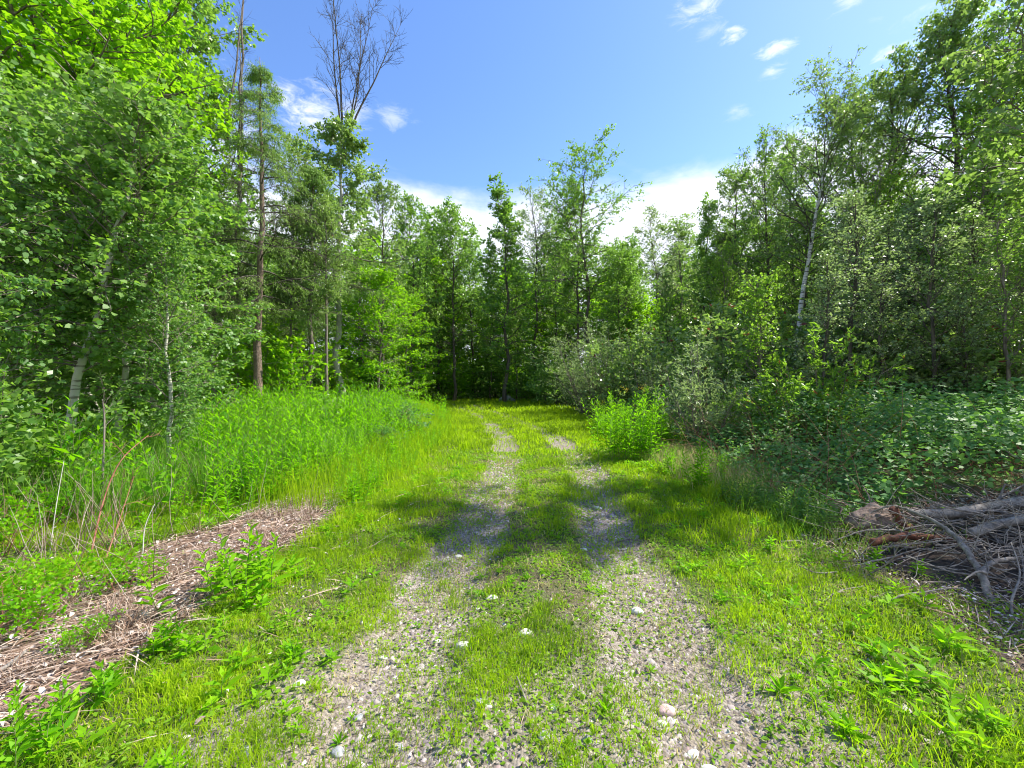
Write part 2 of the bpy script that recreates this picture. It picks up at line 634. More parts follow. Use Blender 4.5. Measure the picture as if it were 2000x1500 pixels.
ax = axis(-600, 600, 6, .09, 1.07)
ay = axis(-60, 900, 9, .09, 1.06)
ay = ay[ay > -60]
X, Y = np.meshgrid(ax, ay)
tag(link('ground', grid_mesh('ground', X, Y, 0, M['ground'], {'lit': litter(X, Y).astype(float), 'bare': in_poly(X, Y, LIT2).astype(float)})), kind='structure')
ty = np.concatenate([np.arange(-2, 12, .07), np.arange(12, 40, .25)])
tu = np.linspace(-1, 1, 46)
hw = 1.45 + .35 * (vn(ty, ty * 0, .6, 21) - .5)
hw2 = 1.45 + .35 * (vn(ty, ty * 0, .6, 25) - .5)
TX = track_c(ty)[:, None] + np.where(tu[None] < 0, tu[None] * hw[:, None], tu[None] * hw2[:, None])
TY = np.repeat(ty[:, None], len(tu), 1)
tdz = .012 * (1 - sstep(.9, 1.0, np.abs(tu)))[None] * np.ones_like(TX) + .0005
fore = sstep(3.6, 1.4, TY) * .45
tag(link('track', grid_mesh('track', TX, TY, tdz, M['track'], {'rut': np.clip(rut(TX, TY) + fore, 0, 1)})), kind='structure')

rng = np.random.default_rng(3)


def in_view(x, y, pad=.3):
    return (y > .9) & (np.abs(x) < 1.30 * y + pad)


def scatter(n, x0, x1, y0, y1, dens, rng):
    x = rng.uniform(x0, x1, n)
    y = rng.uniform(y0, y1, n)
    k = (rng.random(n) < dens(x, y)) & in_view(x, y, 1.0)
    return x[k], y[k]


def gdens(x, y):
    """how grassy the mown corridor is"""
    c = track_c(y)
    d = fbm(x, y, .55, 30)
    base = .95 * sstep(.32, .60, d + .18 * sstep(.9, 1.5, np.abs(x - c)))
    mid = np.exp(-((x - c - .05) / .36) ** 2)
    base = np.maximum(base, mid * sstep(2.1, 3.4, y) * (.55 + .6 * d))
    base = np.maximum(base, .50) * (.30 + .70 * sstep(.36, .56, fbm(x, y, 1.3, 37)) + .5 * sstep(8, 12, y)).clip(0, 1)
    base = base * (1 - (.55 + .45 * vn(x, y, .45, 33)) * .92 * rut(x, y) * np.where(y > 11, .5, 1) * (.66 + .40 * sstep(2.5, 4, y)).clip(0, 1.02))
    fg = sstep(3.4, 1.9, y) * sstep(-1.15, -.7, x - c * 0) * sstep(1.9, 1.2, x)
    base = base * (1 - .28 * fg)
    base = np.maximum(base, .95 * sstep(8.5, 12, y) * (1 - .5 * rut(x, y)))
    base = np.where(litter(x, y) | in_poly(x, y, LIT2), .03, base)
    side = sstep(.25, -.1, edge_l(y) - x) * sstep(.5, -.2, x - edge_r(y))
    side = np.where(x < edge_l(y), np.where(litter(x, y), .03, .8), side)
    return np.clip(base, .05, 1) * np.clip(side, .05, 1)


# short grass in three distance bands
g = Geo()
for n, x0, x1, y0, y1, hh, ww in ((330000, -3.8, 4.6, .95, 3.6, .045, .0036), (230000, -6, 6.5, 3.6, 8, .062, .006), (170000, -7, 8, 8, 20, .09, .013), (80000, -18, 7, 20, 38, .13, .028)):
    x, y = scatter(n, x0, x1, y0, y1, gdens, rng)
    k = x < edge_r(y) + 1.2
    x, y = x[k], y[k]
    tall = .25 + 1.6 * sstep(.25, .75, fbm(x, y, .5, 40)) + .5 * sstep(.8, 2.0, np.abs(x - track_c(y)))
    tuft = (vn(x, y, .12, 44) > .72) * .9
    h = hh * (tall + tuft) * rng.uniform(.5, 1.35, len(x))
    P = np.stack([x, y, gh(x, y)], 1)
    r = np.clip(2.4 * (fbm(x, y, .6, 50) - .5) + .52 + rng.normal(size=len(x)) * .22, 0, 1)
    blades(g, P, h, ww * rng.uniform(.6, 1.5, len(x)), rng.uniform(.2, .9, len(x)), r, rng)
me = g.mesh('grass', [M['grass']])
tag(link('grass', me), 'short bright green grass on the track and its verges', 'grass', kind='stuff')

# dry blades among it
g = Geo()
x, y = scatter(150000, -4, 5, .95, 9, lambda x, y: np.where(litter(x, y), 0, .16 + .5 * sstep(.45, .7, fbm(x, y, .6, 60))), rng)
tx, ty_ = scatter(420, -7.5, -1.2, 1.3, 6.5, lambda x, y: litter(x, y) * .8 + .1 * (x < edge_l(y)), rng)
tx = np.repeat(tx, 60)
ty_ = np.repeat(ty_, 60)
tx = tx + rng.normal(size=len(tx)) * .05
ty_ = ty_ + rng.normal(size=len(tx)) * .05
blades(g, np.stack([tx, ty_, gh(tx, ty_)], 1), rng.uniform(.04, .22, len(tx)), .004 * rng.uniform(.6, 1.3, len(tx)), rng.uniform(.4, 1.3, len(tx)), rng.random(len(tx)), rng, m=1)
P = np.stack([x, y, gh(x, y)], 1)
blades(g, P, .05 * rng.uniform(.4, 1.6, len(x)), .004 * rng.uniform(.6, 1.4, len(x)) * (1 + y / 6), rng.uniform(.5, 1.2, len(x)), rng.random(len(x)), rng)
tag(link('dry_grass', g.mesh('dry_grass', [M['straw_grass'], M['straw']])), 'dry tan grass blades scattered through the track verges', 'dry grass', kind='stuff')

g = Geo()
x, y = scatter(26000, 1.6, 7, 3.4, 9, lambda x, y: sstep(-.75, -.1, x - edge_r(y)) * sstep(1.3, .6, x - edge_r(y)) * sstep(.40, .6, fbm(x, y, .7, 64)), rng)
n = len(x)
blades(g, np.stack([x, y, gh(x, y)], 1), rng.uniform(.12, .45, n), .0045 * rng.uniform(.6, 1.4, n) * (y / 5), rng.uniform(.3, 1.0, n), rng.random(n), rng)
x, y = scatter(16000, 1.6, 7, 3.4, 9, lambda x, y: sstep(-.75, -.1, x - edge_r(y)) * sstep(1.3, .6, x - edge_r(y)), rng)
n = len(x)
blades(g, np.stack([x, y, gh(x, y)], 1), rng.uniform(.12, .45, n), .0045 * rng.uniform(.6, 1.4, n) * (y / 5), rng.uniform(.3, 1.0, n), rng.random(n), rng, m=1)
tag(link('verge_tall_grass', g.mesh('verge_tall_grass', [M['straw_grass'], M['long_grass']])), 'taller olive and straw coloured grass at the foot of the brambles', 'tall grass', kind='stuff')

# clover and small rosette leaves
g = Geo()
x, y = scatter(340000, -5, 5.5, .95, 9, lambda x, y: np.where(litter(x, y), .01, .65 * sstep(.38, .6, fbm(x, y, .4, 70)) + .16) * (1 - .5 * rut(x, y)) * (x < edge_r(y) + .9), rng)
n = len(x)
P = np.stack([x, y, gh(x, y) + rng.uniform(.004, .045, n)], 1)
A = rng.normal(size=(n, 3)) * np.array([[1, 1, .35]])
Nn = rng.normal(size=(n, 3)) * .45 + np.array([[0, 0, 1.]])
Ls = rng.uniform(.012, .034, n) * (1 + np.maximum(0, y - 3) * .12)
leaves(g, P, A, Nn, Ls, Ls * rng.uniform(.35, .75, n), np.clip(.5 * fbm(x, y, .8, 75) + .5 * rng.random(n), 0, 1))
tag(link('clover', g.mesh('clover', [M['cover']])), 'low clover and small broad leaves spread through the verge grass', 'ground cover', kind='stuff')

# small leafy plants through the verges
gs_, gl_ = Geo(), Geo()
VW = (4200, -4, 4.6, 1.0, 8)
x, y = scatter(VW[0], *VW[1:], lambda x, y: np.where(litter(x, y) | in_poly(x, y, LIT2), .03, .25 + .75 * sstep(.45, .65, fbm(x, y, .7, 78))) * (1 - .7 * rut(x, y)) * (x < edge_r(y) + .6), rng)
PLANTS = (x, y)
# gravel
g = Geo()
x, y = scatter(52000, -3, 3.4, .95, 8.5, lambda x, y: np.clip(rut(x, y) * .9 + .55 * sstep(3.6, 1.6, y) * sstep(.5, .3, fbm(x, y, .6, 30)) + .04, 0, 1) * (np.abs(x - track_c(y)) < 1.9), rng)
n = len(x)
octv = np.array([(1, 0, 0), (0, 1, 0), (-1, 0, 0), (0, -1, 0), (0, 0, 1), (0, 0, -.6)], float)
octf = np.array([(0, 1, 4), (1, 2, 4), (2, 3, 4), (3, 0, 4), (1, 0, 5), (2, 1, 5), (3, 2, 5), (0, 3, 5)])[:4]
sc = np.exp(rng.normal(size=n) * .45) * .0058 * (1 + y * .10)
V = octv[None] * sc[:, None, None] * rng.uniform(.6, 1.4, (n, 1, 3)) * (1 + rng.normal(size=(n, 6, 1)) * .15)
ang = rng.random(n) * 6.28
ca, sa = np.cos(ang)[:, None], np.sin(ang)[:, None]
V = np.stack([V[..., 0] * ca - V[..., 1] * sa, V[..., 0] * sa + V[..., 1] * ca, V[..., 2] * .8], -1) + np.stack([x, y, gh(x, y) + .012], 1)[:, None]
g.add(V, (octf[None] + np.arange(n)[:, None, None] * 6).reshape(-1, 3), np.repeat(rng.random(n), len(octf)))
tag(link('gravel', g.mesh('gravel', [M['pebble']])), 'small grey and pinkish gravel lying in the wheel ruts', 'gravel', kind='stuff')

# dead reed straw and leaf litter on the left, bark litter at right under the brush pile
g = Geo()
gf = Geo()
x, y = scatter(60000, -7.5, -1.2, 1.2, 7, lambda x, y: litter(x, y) * .85 + .02, rng)
x2, y2 = scatter(40000, 2, 9, 1.2, 6, lambda x, y: in_poly(x, y, LIT2) * .75, rng)
x = np.concatenate([x, x2])
y = np.concatenate([y, y2])
x3, y3 = scatter(30000, -2.5, 3.2, .95, 8, lambda x, y: .35 + .5 * vn(x, y, .6, 66), rng)
nl3 = len(x3)
n3 = len(x)
x = np.concatenate([x, x3])
y = np.concatenate([y, y3])
n = len(x)
trk = np.arange(n) >= n3
k = rng.random(n) < np.where(trk, .35, np.where(x > 0, .18, .62))
pa = .5 + 1.2 * (vn(x, y, 1.0, 90) - .5) + rng.normal(size=n) * .7
A = np.stack([np.cos(pa), np.sin(pa), rng.normal(size=n) * .10], 1)
P = np.stack([x, y, gh(x, y) + rng.uniform(.003, .06, n)], 1)
L = rng.uniform(.06, .38, n) * np.where(trk, .28, 1)
P[trk, 2] = gh(x[trk], y[trk]) + rng.uniform(.006, .018, trk.sum())
rl = np.where(trk, rng.random(n) ** 2 * .5, rng.random(n))
fs = np.where(trk, .32, np.where(x > 0, .7, 1))
leaves(g, P[k], A[k], np.array([[0, 0, 1.]]) + rng.normal(size=(k.sum(), 3)) * .3, L[k], rng.uniform(.003, .008, k.sum()) * (1 + y[k] * .12) * np.where(trk[k], .5, 1), rl[k], fold=.02)
q = ~k
leaves(gf, P[q], rng.normal(size=(q.sum(), 3)) * np.array([[1, 1, .25]]), np.array([[0, 0, 1.]]) + rng.normal(size=(q.sum(), 3)) * .35, rng.uniform(.012, .05, q.sum()) * fs[q], rng.uniform(.01, .028, q.sum()) * fs[q], rl[q], shape='hex')
tag(link('dead_reeds', g.mesh('dead_reeds', [M['straw']])), 'flattened tan reed straw beside the track', 'dead reeds', kind='stuff')
tag(link('leaf_litter', gf.mesh('leaf_litter', [M['flake']])), 'pale dead leaf and bark litter on bare ground', 'leaf litter', kind='stuff')


# ------------------------------------------------------------------ tall grass, weeds, undergrowth (stuff)
def weeds(gs, gl, B, h, nleaf, L, W, rng, up=.55, droop=0.0, rs=.0035, shape='quad', t0=.12):
    """upright stems with lance leaves; B (N,3)"""
    N = len(B)
    d = np.stack([rng.normal(size=N) * .12, rng.normal(size=N) * .12, np.ones(N)], 1)
    P, D = poly(B, d, h, 5, rng, .05, .02)
    R = rs * np.array([[1, .9, .75, .55, .3]]) * (h / h.mean())[:, None]
    tubes(gs, P, R, 3, cap=False)
    idx = np.repeat(np.arange(N), nleaf)
    t = np.clip(t0 + (1 - t0) * (np.tile(np.arange(nleaf), N) + rng.random(N * nleaf) * .8) / nleaf, 0, 1)
    s = samp(P, idx, t)
    a = np.tile(np.arange(nleaf), N) * 2.4 + np.repeat(rng.random(N) * 6.28, nleaf) + rng.normal(size=len(t)) * .3
    u = up + .8 * t ** 3 + rng.normal(size=len(t)) * .2 - droop
    A = np.stack([np.cos(a), np.sin(a), u], 1)
    Nn = np.array([[0, 0, 1.]]) + .3 * rng.normal(size=A.shape) - A * .2
    sz = (h / h.mean())[idx] * (1.1 - .65 * t ** 2) * rng.uniform(.75, 1.2, len(t))
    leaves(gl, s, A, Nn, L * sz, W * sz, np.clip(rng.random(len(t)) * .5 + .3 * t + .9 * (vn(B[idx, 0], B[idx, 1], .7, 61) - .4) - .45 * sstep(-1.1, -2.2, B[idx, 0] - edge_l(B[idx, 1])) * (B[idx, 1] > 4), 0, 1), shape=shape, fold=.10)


x, y = PLANTS
weeds(gs_, gl_, np.stack([x, y, gh(x, y)], 1), rng.uniform(.03, .13, len(x)) * (.6 + .8 * fbm(x, y, 1.0, 79)) * (.42 + .58 * sstep(.9, 1.7, np.abs(x - track_c(y)))), 10, .055, .018, rng, up=.25, rs=.0012)
tag(link('verge_plants', gl_.mesh('verge_plants', [M['weed']])), 'low leafy wild plants mixed in the verge grass', 'wild plants', kind='stuff')
tag(link('verge_plant_stems', gs_.mesh('verge_plant_stems', [M['stem']])), 'short green stems of the wild plants in the verge', 'stems', kind='stuff')

# bright weeds on the left mound: continuous band between the track and the woods
gs, gl = Geo(), Geo()


def wdens(x, y):
    e = edge_l(y) + .35 * (vn(x, y, 1.0, 100) - .5)
    b = sstep(.3, -.1, x - e) * sstep(3.9, 5.0, y)
    b = b * np.where(x < -3.4 - .6 * vn(x, y, 1.5, 104), .22, 1)
    return np.where(litter(x, y), 0, b * (.35 + .65 * fbm(x, y, 1.2, 101)))


x, y = scatter(9500, -9, -1.4, 4.2, 17, wdens, rng)
h = rng.uniform(.45, 1.0, len(x)) * (.45 + .75 * sstep(0, -1.8, x - edge_l(y))) * (.45 + .65 * vn(x, y, 1.1, 103) + .45 * vn(x, y, .45, 105))
B = np.stack([x, y, gh(x, y)], 1)
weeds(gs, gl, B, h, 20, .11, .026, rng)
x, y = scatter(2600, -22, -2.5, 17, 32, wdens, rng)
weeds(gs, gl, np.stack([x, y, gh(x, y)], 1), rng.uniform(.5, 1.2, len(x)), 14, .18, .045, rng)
g = Geo()
g = gl
me = g.mesh('tall_weeds', [M['weed']])
tag(link('tall_weeds', me), 'dense bright green tall weeds mounded along the left track edge', 'weeds', kind='stuff')
tag(link('weed_stems', gs.mesh('weed_stems', [M['stem']])), 'thin green weed stems in the left mound', 'weed stems', kind='stuff')

# long soft grass behind the straw
g = Geo()


def lgd(x, y):
    e = in_poly(x, y, [gpt(*p) for p in [(120, 1050), (300, 1010), (500, 965), (690, 925), (760, 860), (560, 815), (-200, 815), (-400, 1000), (60, 1060)]])
    return np.where(litter(x, y), 0, e * (.55 + .45 * vn(x, y, .9, 111)))


x, y = scatter(80000, -14, -1.9, 4.2, 16, lgd, rng)
k = rng.random(len(x)) < np.clip(7 / y, 0, 1) ** 1.5
x, y = x[k], y[k]
h = rng.uniform(.4, 1.1, len(x)) * (.7 + .5 * vn(x, y, 1.1, 112))
r = rng.random(len(x))
blades(g, np.stack([x, y, gh(x, y)], 1), h, rng.uniform(.006, .012, len(x)) * (y / 6), rng.uniform(.15, .8, len(x)), r, rng)
# grass tall along the left track edge
x, y = scatter(60000, -6, -1.2, 4.6, 24, lambda x, y: sstep(.45, 0, x - edge_l(y)) * sstep(-1.5, -.6, x - edge_l(y)), rng)
h = rng.uniform(.12, .5, len(x)) * (.4 + sstep(.4, -.6, x - edge_l(y)))
blades(g, np.stack([x, y, gh(x, y)], 1), h, rng.uniform(.005, .011, len(x)) * (y / 6), rng.uniform(.15, .6, len(x)), rng.random(len(x)) * .7 + .15, rng, m=1)
tag(link('long_grass', g.mesh('long_grass', [M['long_grass'], M['grass']])), 'long soft arching grass behind the flattened reeds', 'long grass', kind='stuff')

# dead stalks standing in it
g = Geo()
x, y = scatter(1500, -8, -1.9, 4.0, 7, lambda x, y: np.where(litter(x, y), .10, lgd(x, y)), rng)
xb, yb = gpt(140, 1090)
x = np.concatenate([x, xb + rng.normal(size=130) * .7])
y = np.concatenate([y, yb + rng.normal(size=130) * .35])
n = len(x)
B = np.stack([x, y, gh(x, y)], 1)
P, D = poly(B, np.stack([rng.normal(size=n) * .35, rng.normal(size=n) * .25, np.ones(n)], 1), rng.uniform(.2, .75, n), 5, rng, .07, -.03)
tubes(g, P, np.array([[.003, .003, .0025, .002, .001]]) * np.ones((n, 1)), 3, cap=False)
tag(link('dead_stalks', g.mesh('dead_stalks', [M['straw']])), 'thin tan dead stalks standing at the edge of the reeds', 'dead stalks', kind='stuff')


# brambles on the right: leaf mass over arching canes
def bram_h(x, y):
    e = x - edge_r(y)
    return (.25 + 1.0 * sstep(.2, 2.6, e)) * (.35 + 1.15 * fbm(x, y, 1.2, 120)) * sstep(-.1, .7, e)


g = Geo()
gc = Geo()
x, y = scatter(170000, 2.8, 16, 3.7, 16, lambda x, y: (x > edge_r(y) + .1) * np.where(in_poly(x, y, LIT2) & (y < 3.95), 0, 1) * np.clip(5.2 / y, .2, 1) ** 1.2, rng)
k = ~((y < 3.95 + .25 * vn(x, y, .5, 7)) & (x > 3.3))
x, y = x[k], y[k]
n = len(x)
hh = bram_h(x, y)
zf = 1 - np.abs(rng.normal(size=n)) * .34
P = np.stack([x, y, gh(x, y) + hh * np.clip(zf, .02, 1) + rng.normal(size=n) * .03], 1)
A = rng.normal(size=(n, 3)) * np.array([[1, 1, .4]]) + np.array([[-.2, -.35, -.2]])
Nn = rng.normal(size=(n, 3)) * .45 + np.array([[-.1, -.25, 1.]])
Ls = rng.uniform(.045, .095, n) * (1 + np.maximum(0, y - 6) * .09)
leaves(g, P, A, Nn, Ls, Ls * rng.uniform(.5, .72, n), rng.random(n), shape='quad', fold=.13)
tag(link('brambles', g.mesh('brambles', [M['bramble']])), 'dark green raspberry bramble thicket right of the track', 'brambles', kind='stuff')
x, y = scatter(1400, 3, 13, 4.2, 12, lambda x, y: (x > edge_r(y) + .2) * .9, rng)
n = len(x)
B = np.stack([x, y, gh(x, y)], 1)
P, D = poly(B, np.stack([rng.normal(size=n) * .5 - .2, rng.normal(size=n) * .5 - .2, np.ones(n)], 1), rng.uniform(.7, 1.7, n), 7, rng, .06, -.17)
tubes(gc, P, .004 * np.linspace(1, .35, 7)[None] * np.ones((n, 1)), 3, cap=False)
tag(link('bramble_canes', gc.mesh('bramble_canes', [M['redstem']])), 'thin arching bramble canes inside the thicket', 'bramble canes', kind='stuff')

# general undergrowth under the trees
g = Geo()


def und(x, y):
    l = (x < edge_l(y) - 1.2) & (y > 9)
    r = (x > edge_r(y) + .6) & (y > 11)
    f = (y > 34)
    return (l | r | f) * np.clip(14 / y, .25, 1) * (.4 + .6 * vn(x, y, 2.5, 131))


x, y = scatter(260000, -45, 45, 9, 48, und, rng)
n = len(x)
hh = .25 + 1.1 * fbm(x, y, 2.2, 132) ** 1.4
P = np.stack([x, y, gh(x, y) + hh * rng.random(n) ** .6], 1)
A = rng.normal(size=(n, 3)) * np.array([[1, 1, .4]])
Nn = rng.normal(size=(n, 3)) * .5 + np.array([[0, -.2, 1.]])
Ls = rng.uniform(.06, .13, n) * (1 + np.maximum(0, y - 12) * .05)
leaves(g, P, A, Nn, Ls, Ls * rng.uniform(.35, .65, n), rng.random(n))
tag(link('undergrowth', g.mesh('undergrowth', [M['green']])), 'mixed leafy undergrowth on the woodland floor', 'undergrowth', kind='stuff')


# ------------------------------------------------------------------ tree and shrub prototypes
def prof_round(t):
    return np.sqrt(np.clip(np.sin(np.pi * np.clip(t * .82 + .16, 0, 1)), 0.03, 1))


def prof_cone(t):
    return np.clip(1.0 - t, .06, 1) ** .75 * sstep(-.1, .12, t)


def prof_point(t):
    return (np.clip(1.0 - t, .10, 1) ** .55) * sstep(-.1, .15, t) * (.7 + .5 * np.abs(np.sin(t * 23 + 1)))


def prof_top(t):
    return .35 + .65 * np.sin(np.pi * np.clip(t * .8 + .12, 0, 1)) ** 1.2


def make_tree(seed, H=12., r0=.13, cb=.3, spread=2.2, prof=prof_round, nl=40, e0=20, e1=55, n2=8, n3=5, nlf=7, L=.1, W=.07, leaf='green',
              bark='bark', g1=.03, g2=0., g3=-.03, droop=.3, flat=.55, shape='quad', lean=(0, 0), wob=.006, l2=.42, l3=.2, twigs=True, nn=.7, top=.97,
              deadlow=0, spires=None, bark2=None, dens_noise=0):
    r = np.random.default_rng(seed)
    K = 16
    t = np.linspace(0, 1, K)
    wx = np.cumsum(r.normal(size=K)) * H * wob
    wy = np.cumsum(r.normal(size=K)) * H * wob
    T = np.stack([wx - wx[0] + lean[0] * t, wy - wy[0] + lean[1] * t, t * H - .25 * (t == 0)], 1)[None]
    Rt = (r0 * (1 - t) ** .8 + .008)[None] * (1 + .35 * np.exp(-t * 22))[None]
    gt, gb, gc = Geo(), Geo(), Geo()
    tubes(gt, T, Rt, 9)
    TD = nrm(np.gradient(T, axis=1))
    lt = cb + (top - cb) * ((np.arange(nl) + r.random(nl)) / nl)
    lp = (lt - cb) / (1 - cb)
    s = samp(T, np.zeros(nl, int), lt)
    aa = np.arange(nl) * 2.4 + r.normal(size=nl) * .4
    e = np.radians(e0 + (e1 - e0) * lp + r.normal(size=nl) * 9)
    d = np.stack([np.cos(aa) * np.cos(e), np.sin(aa) * np.cos(e), np.sin(e)], 1)
    ln = spread * prof(lp) * r.uniform(.6, 1.2, nl)
    P1, D1 = poly(s, d, ln, 8, r, .10, g1)
    rb = np.minimum(np.interp(lt, t, Rt[0]) * .55, .012 * ln + .004)
    tubes(gb, P1, rb[:, None] * np.linspace(1, .25, 8)[None], 4, cap=False)
    # leader twigs so the top is leafy
    if deadlow:
        q = deadlow
        ls = r.uniform(cb * .45, cb, q)
        s_ = samp(T, np.zeros(q, int), ls)
        a_ = r.random(q) * 6.28
        d_ = np.stack([np.cos(a_), np.sin(a_), r.normal(size=q) * .15 - .05], 1)
        Pd, Dd = poly(s_, d_, r.uniform(.5, 1.5, q), 5, r, .12, -.02)
        tubes(gb, Pd, .010 * np.linspace(1, .2, 5)[None] * np.ones((q, 1)), 3, cap=False)
        sd, dd, td, idd = kids(Pd, Dd, 5, .2, 1, 45, 10, r, .4)
        Pe, De = poly(sd, dd, r.uniform(.15, .5, len(sd)), 4, r, .12, -.02)
        tubes(gb, Pe, .005 * np.linspace(1, .3, 4)[None] * np.ones((len(sd), 1)), 3, cap=False)
    s2, d2, t2, i2 = kids(P1, D1, n2, .15, 1, 46, 12, r, flat)
    len2 = l2 * ln[i2] * (1.05 - .55 * t2) * r.uniform(.6, 1.2, len(t2)) + .18
    P2, D2 = poly(s2, d2, len2, 5, r, .12, g2)
    tubes(gb, P2, (rb[i2] * .4 + .0015)[:, None] * np.linspace(1, .4, 5)[None], 3, cap=False)
    s3, d3, t3, i3 = kids(P2, D2, n3, .1, 1, 48, 14, r, flat)
    len3 = l3 * len2[i3] + .12 * (L / .1) + .05
    len3 *= r.uniform(.6, 1.3, len(t3))
    P3, D3 = poly(s3, d3, len3, 3, r, .1, g3)
    if twigs:
        tubes(gb, P3, np.full((len(P3), 3), .0025) * np.array([[1, .8, .5]]), 3, cap=False)
    i4 = np.repeat(np.arange(len(P3)), nlf)
    if dens_noise:
        c = P3[:, 1]
        keep = r.random(len(P3)) < np.clip(vn(c[:, 0] * 1.0 + c[:, 2], c[:, 1] + c[:, 2] * .7, 1.3, seed) * 2.2 - .3, .08, 1)
        i4 = np.repeat(np.arange(len(P3))[keep], nlf)
    t4 = r.uniform(.05, 1, len(i4))
    s4 = samp(P3, i4, t4)
    A = nrm(D3[i4, 1]) * .7 + r.normal(size=s4.shape) * .65 + np.array([[0, 0, -droop]])
    Nn = r.normal(size=s4.shape) * nn + np.array([[0, 0, 1.]])
    sz = r.uniform(.65, 1.25, len(i4))
    s4 = s4 + nrm(A) * .02
    br = r.random(len(P1))
    rnd = np.clip(.55 * r.random(len(i4)) + .45 * br[i2[i3[i4]]], 0, 1)
    leaves(gc, s4, A, Nn, L * sz, W * sz, rnd, shape=shape)
    if spires:
        for (sx_, sy_, z0, hh_) in spires:
            Ps, Ds = poly(np.array([[sx_, sy_, z0]]), np.array([[r.normal() * .06, 0, 1.]]), np.array([hh_]), 12, r, .03, .05)
            tubes(gt, Ps, .045 * np.linspace(1, .12, 12)[None], 6)
            sk, dk, tk, ik = kids(Ps, Ds, 34, .1, 1, 55, 12, r)
            Pk, Dk = poly(sk, dk, (1.15 - tk) * r.uniform(.3, 1.3, len(tk)), 5, r, .08, .12)
            tubes(gb, Pk, .008 * np.linspace(1, .3, 5)[None] * np.ones((len(tk), 1)), 3, cap=False)
            sk, dk, tk, ik = kids(Pk, Dk, 4, .3, 1, 38, 10, r)
            Pk, Dk = poly(sk, dk, r.uniform(.1, .4, len(tk)), 3, r, .08, .08)
            tubes(gb, Pk, .004 * np.linspace(1, .4, 3)[None] * np.ones((len(tk), 1)), 3, cap=False)
    bm = M[bark]
    return dict(H=H, parts=[('trunk', gt.mesh('trunk', [bm], True)), ('branches', gb.mesh('branches', [M[bark2] if bark2 else bm])),
                            ('crown', gc.mesh('crown', [M[leaf]]))])


def make_shrub(seed, H=3., nst=16, spread=1.2, n2=12, n3=4, nlf=5, L=.06, W=.015, leaf='willow', bark='bark', out=.35, g2=.03, shape='quad', nn=.8, lo=.12):
    r = np.random.default_rng(seed)
    gb, gc = Geo(), Geo()
    a = r.random(nst) * 6.28
    k = r.random(nst) ** .6
    s = np.stack([np.cos(a) * k * .25 * spread, np.sin(a) * k * .25 * spread, np.full(nst, -.08)], 1)
    d = np.stack([np.cos(a) * k * out * spread / H * 2, np.sin(a) * k * out * spread / H * 2, np.ones(nst)], 1)
    ln = H * r.uniform(.6, 1.03, nst) * (1.05 - .25 * k)
    P1, D1 = poly(s, d, ln, 9, r, .05, .03)
    tubes(gb, P1, (.006 + .0035 * H) * np.linspace(1, .2, 9)[None] * r.uniform(.6, 1.1, (nst, 1)), 5, cap=False)
    s2, d2, t2, i2 = kids(P1, D1, n2, lo, 1, 48, 12, r)
    len2 = spread * .52 * (1.1 - .7 * t2) * r.uniform(.5, 1.2, len(t2)) + .08
    P2, D2 = poly(s2, d2, len2, 5, r, .1, g2)
    tubes(gb, P2, .004 * np.linspace(1, .4, 5)[None] * np.ones((len(P2), 1)), 3, cap=False)
    s3, d3, t3, i3 = kids(P2, D2, n3, .15, 1, 42, 12, r)
    P3, D3 = poly(s3, d3, len2[i3] * .35 + .06, 3, r, .1, g2)
    i4 = np.repeat(np.arange(len(P3)), nlf)
    s4 = samp(P3, i4, r.uniform(.05, 1, len(i4)))
    A = nrm(D3[i4, 1]) * .9 + r.normal(size=s4.shape) * .55 + np.array([[0, 0, -.05]])
    Nn = r.normal(size=s4.shape) * nn + np.array([[0, 0, 1.]])
    sz = r.uniform(.65, 1.3, len(i4))
    leaves(gc, s4, A, Nn, L * sz, W * sz, r.random(len(i4)), shape=shape)
    return dict(H=H, parts=[('stems', gb.mesh('stems', [M[bark]])), ('foliage', gc.mesh('foliage', [M[leaf]]))])


PROTO = {}


def proto(k):
    if k not in PROTO:
        PROTO[k] = BUILD[k]()
    return PROTO[k]


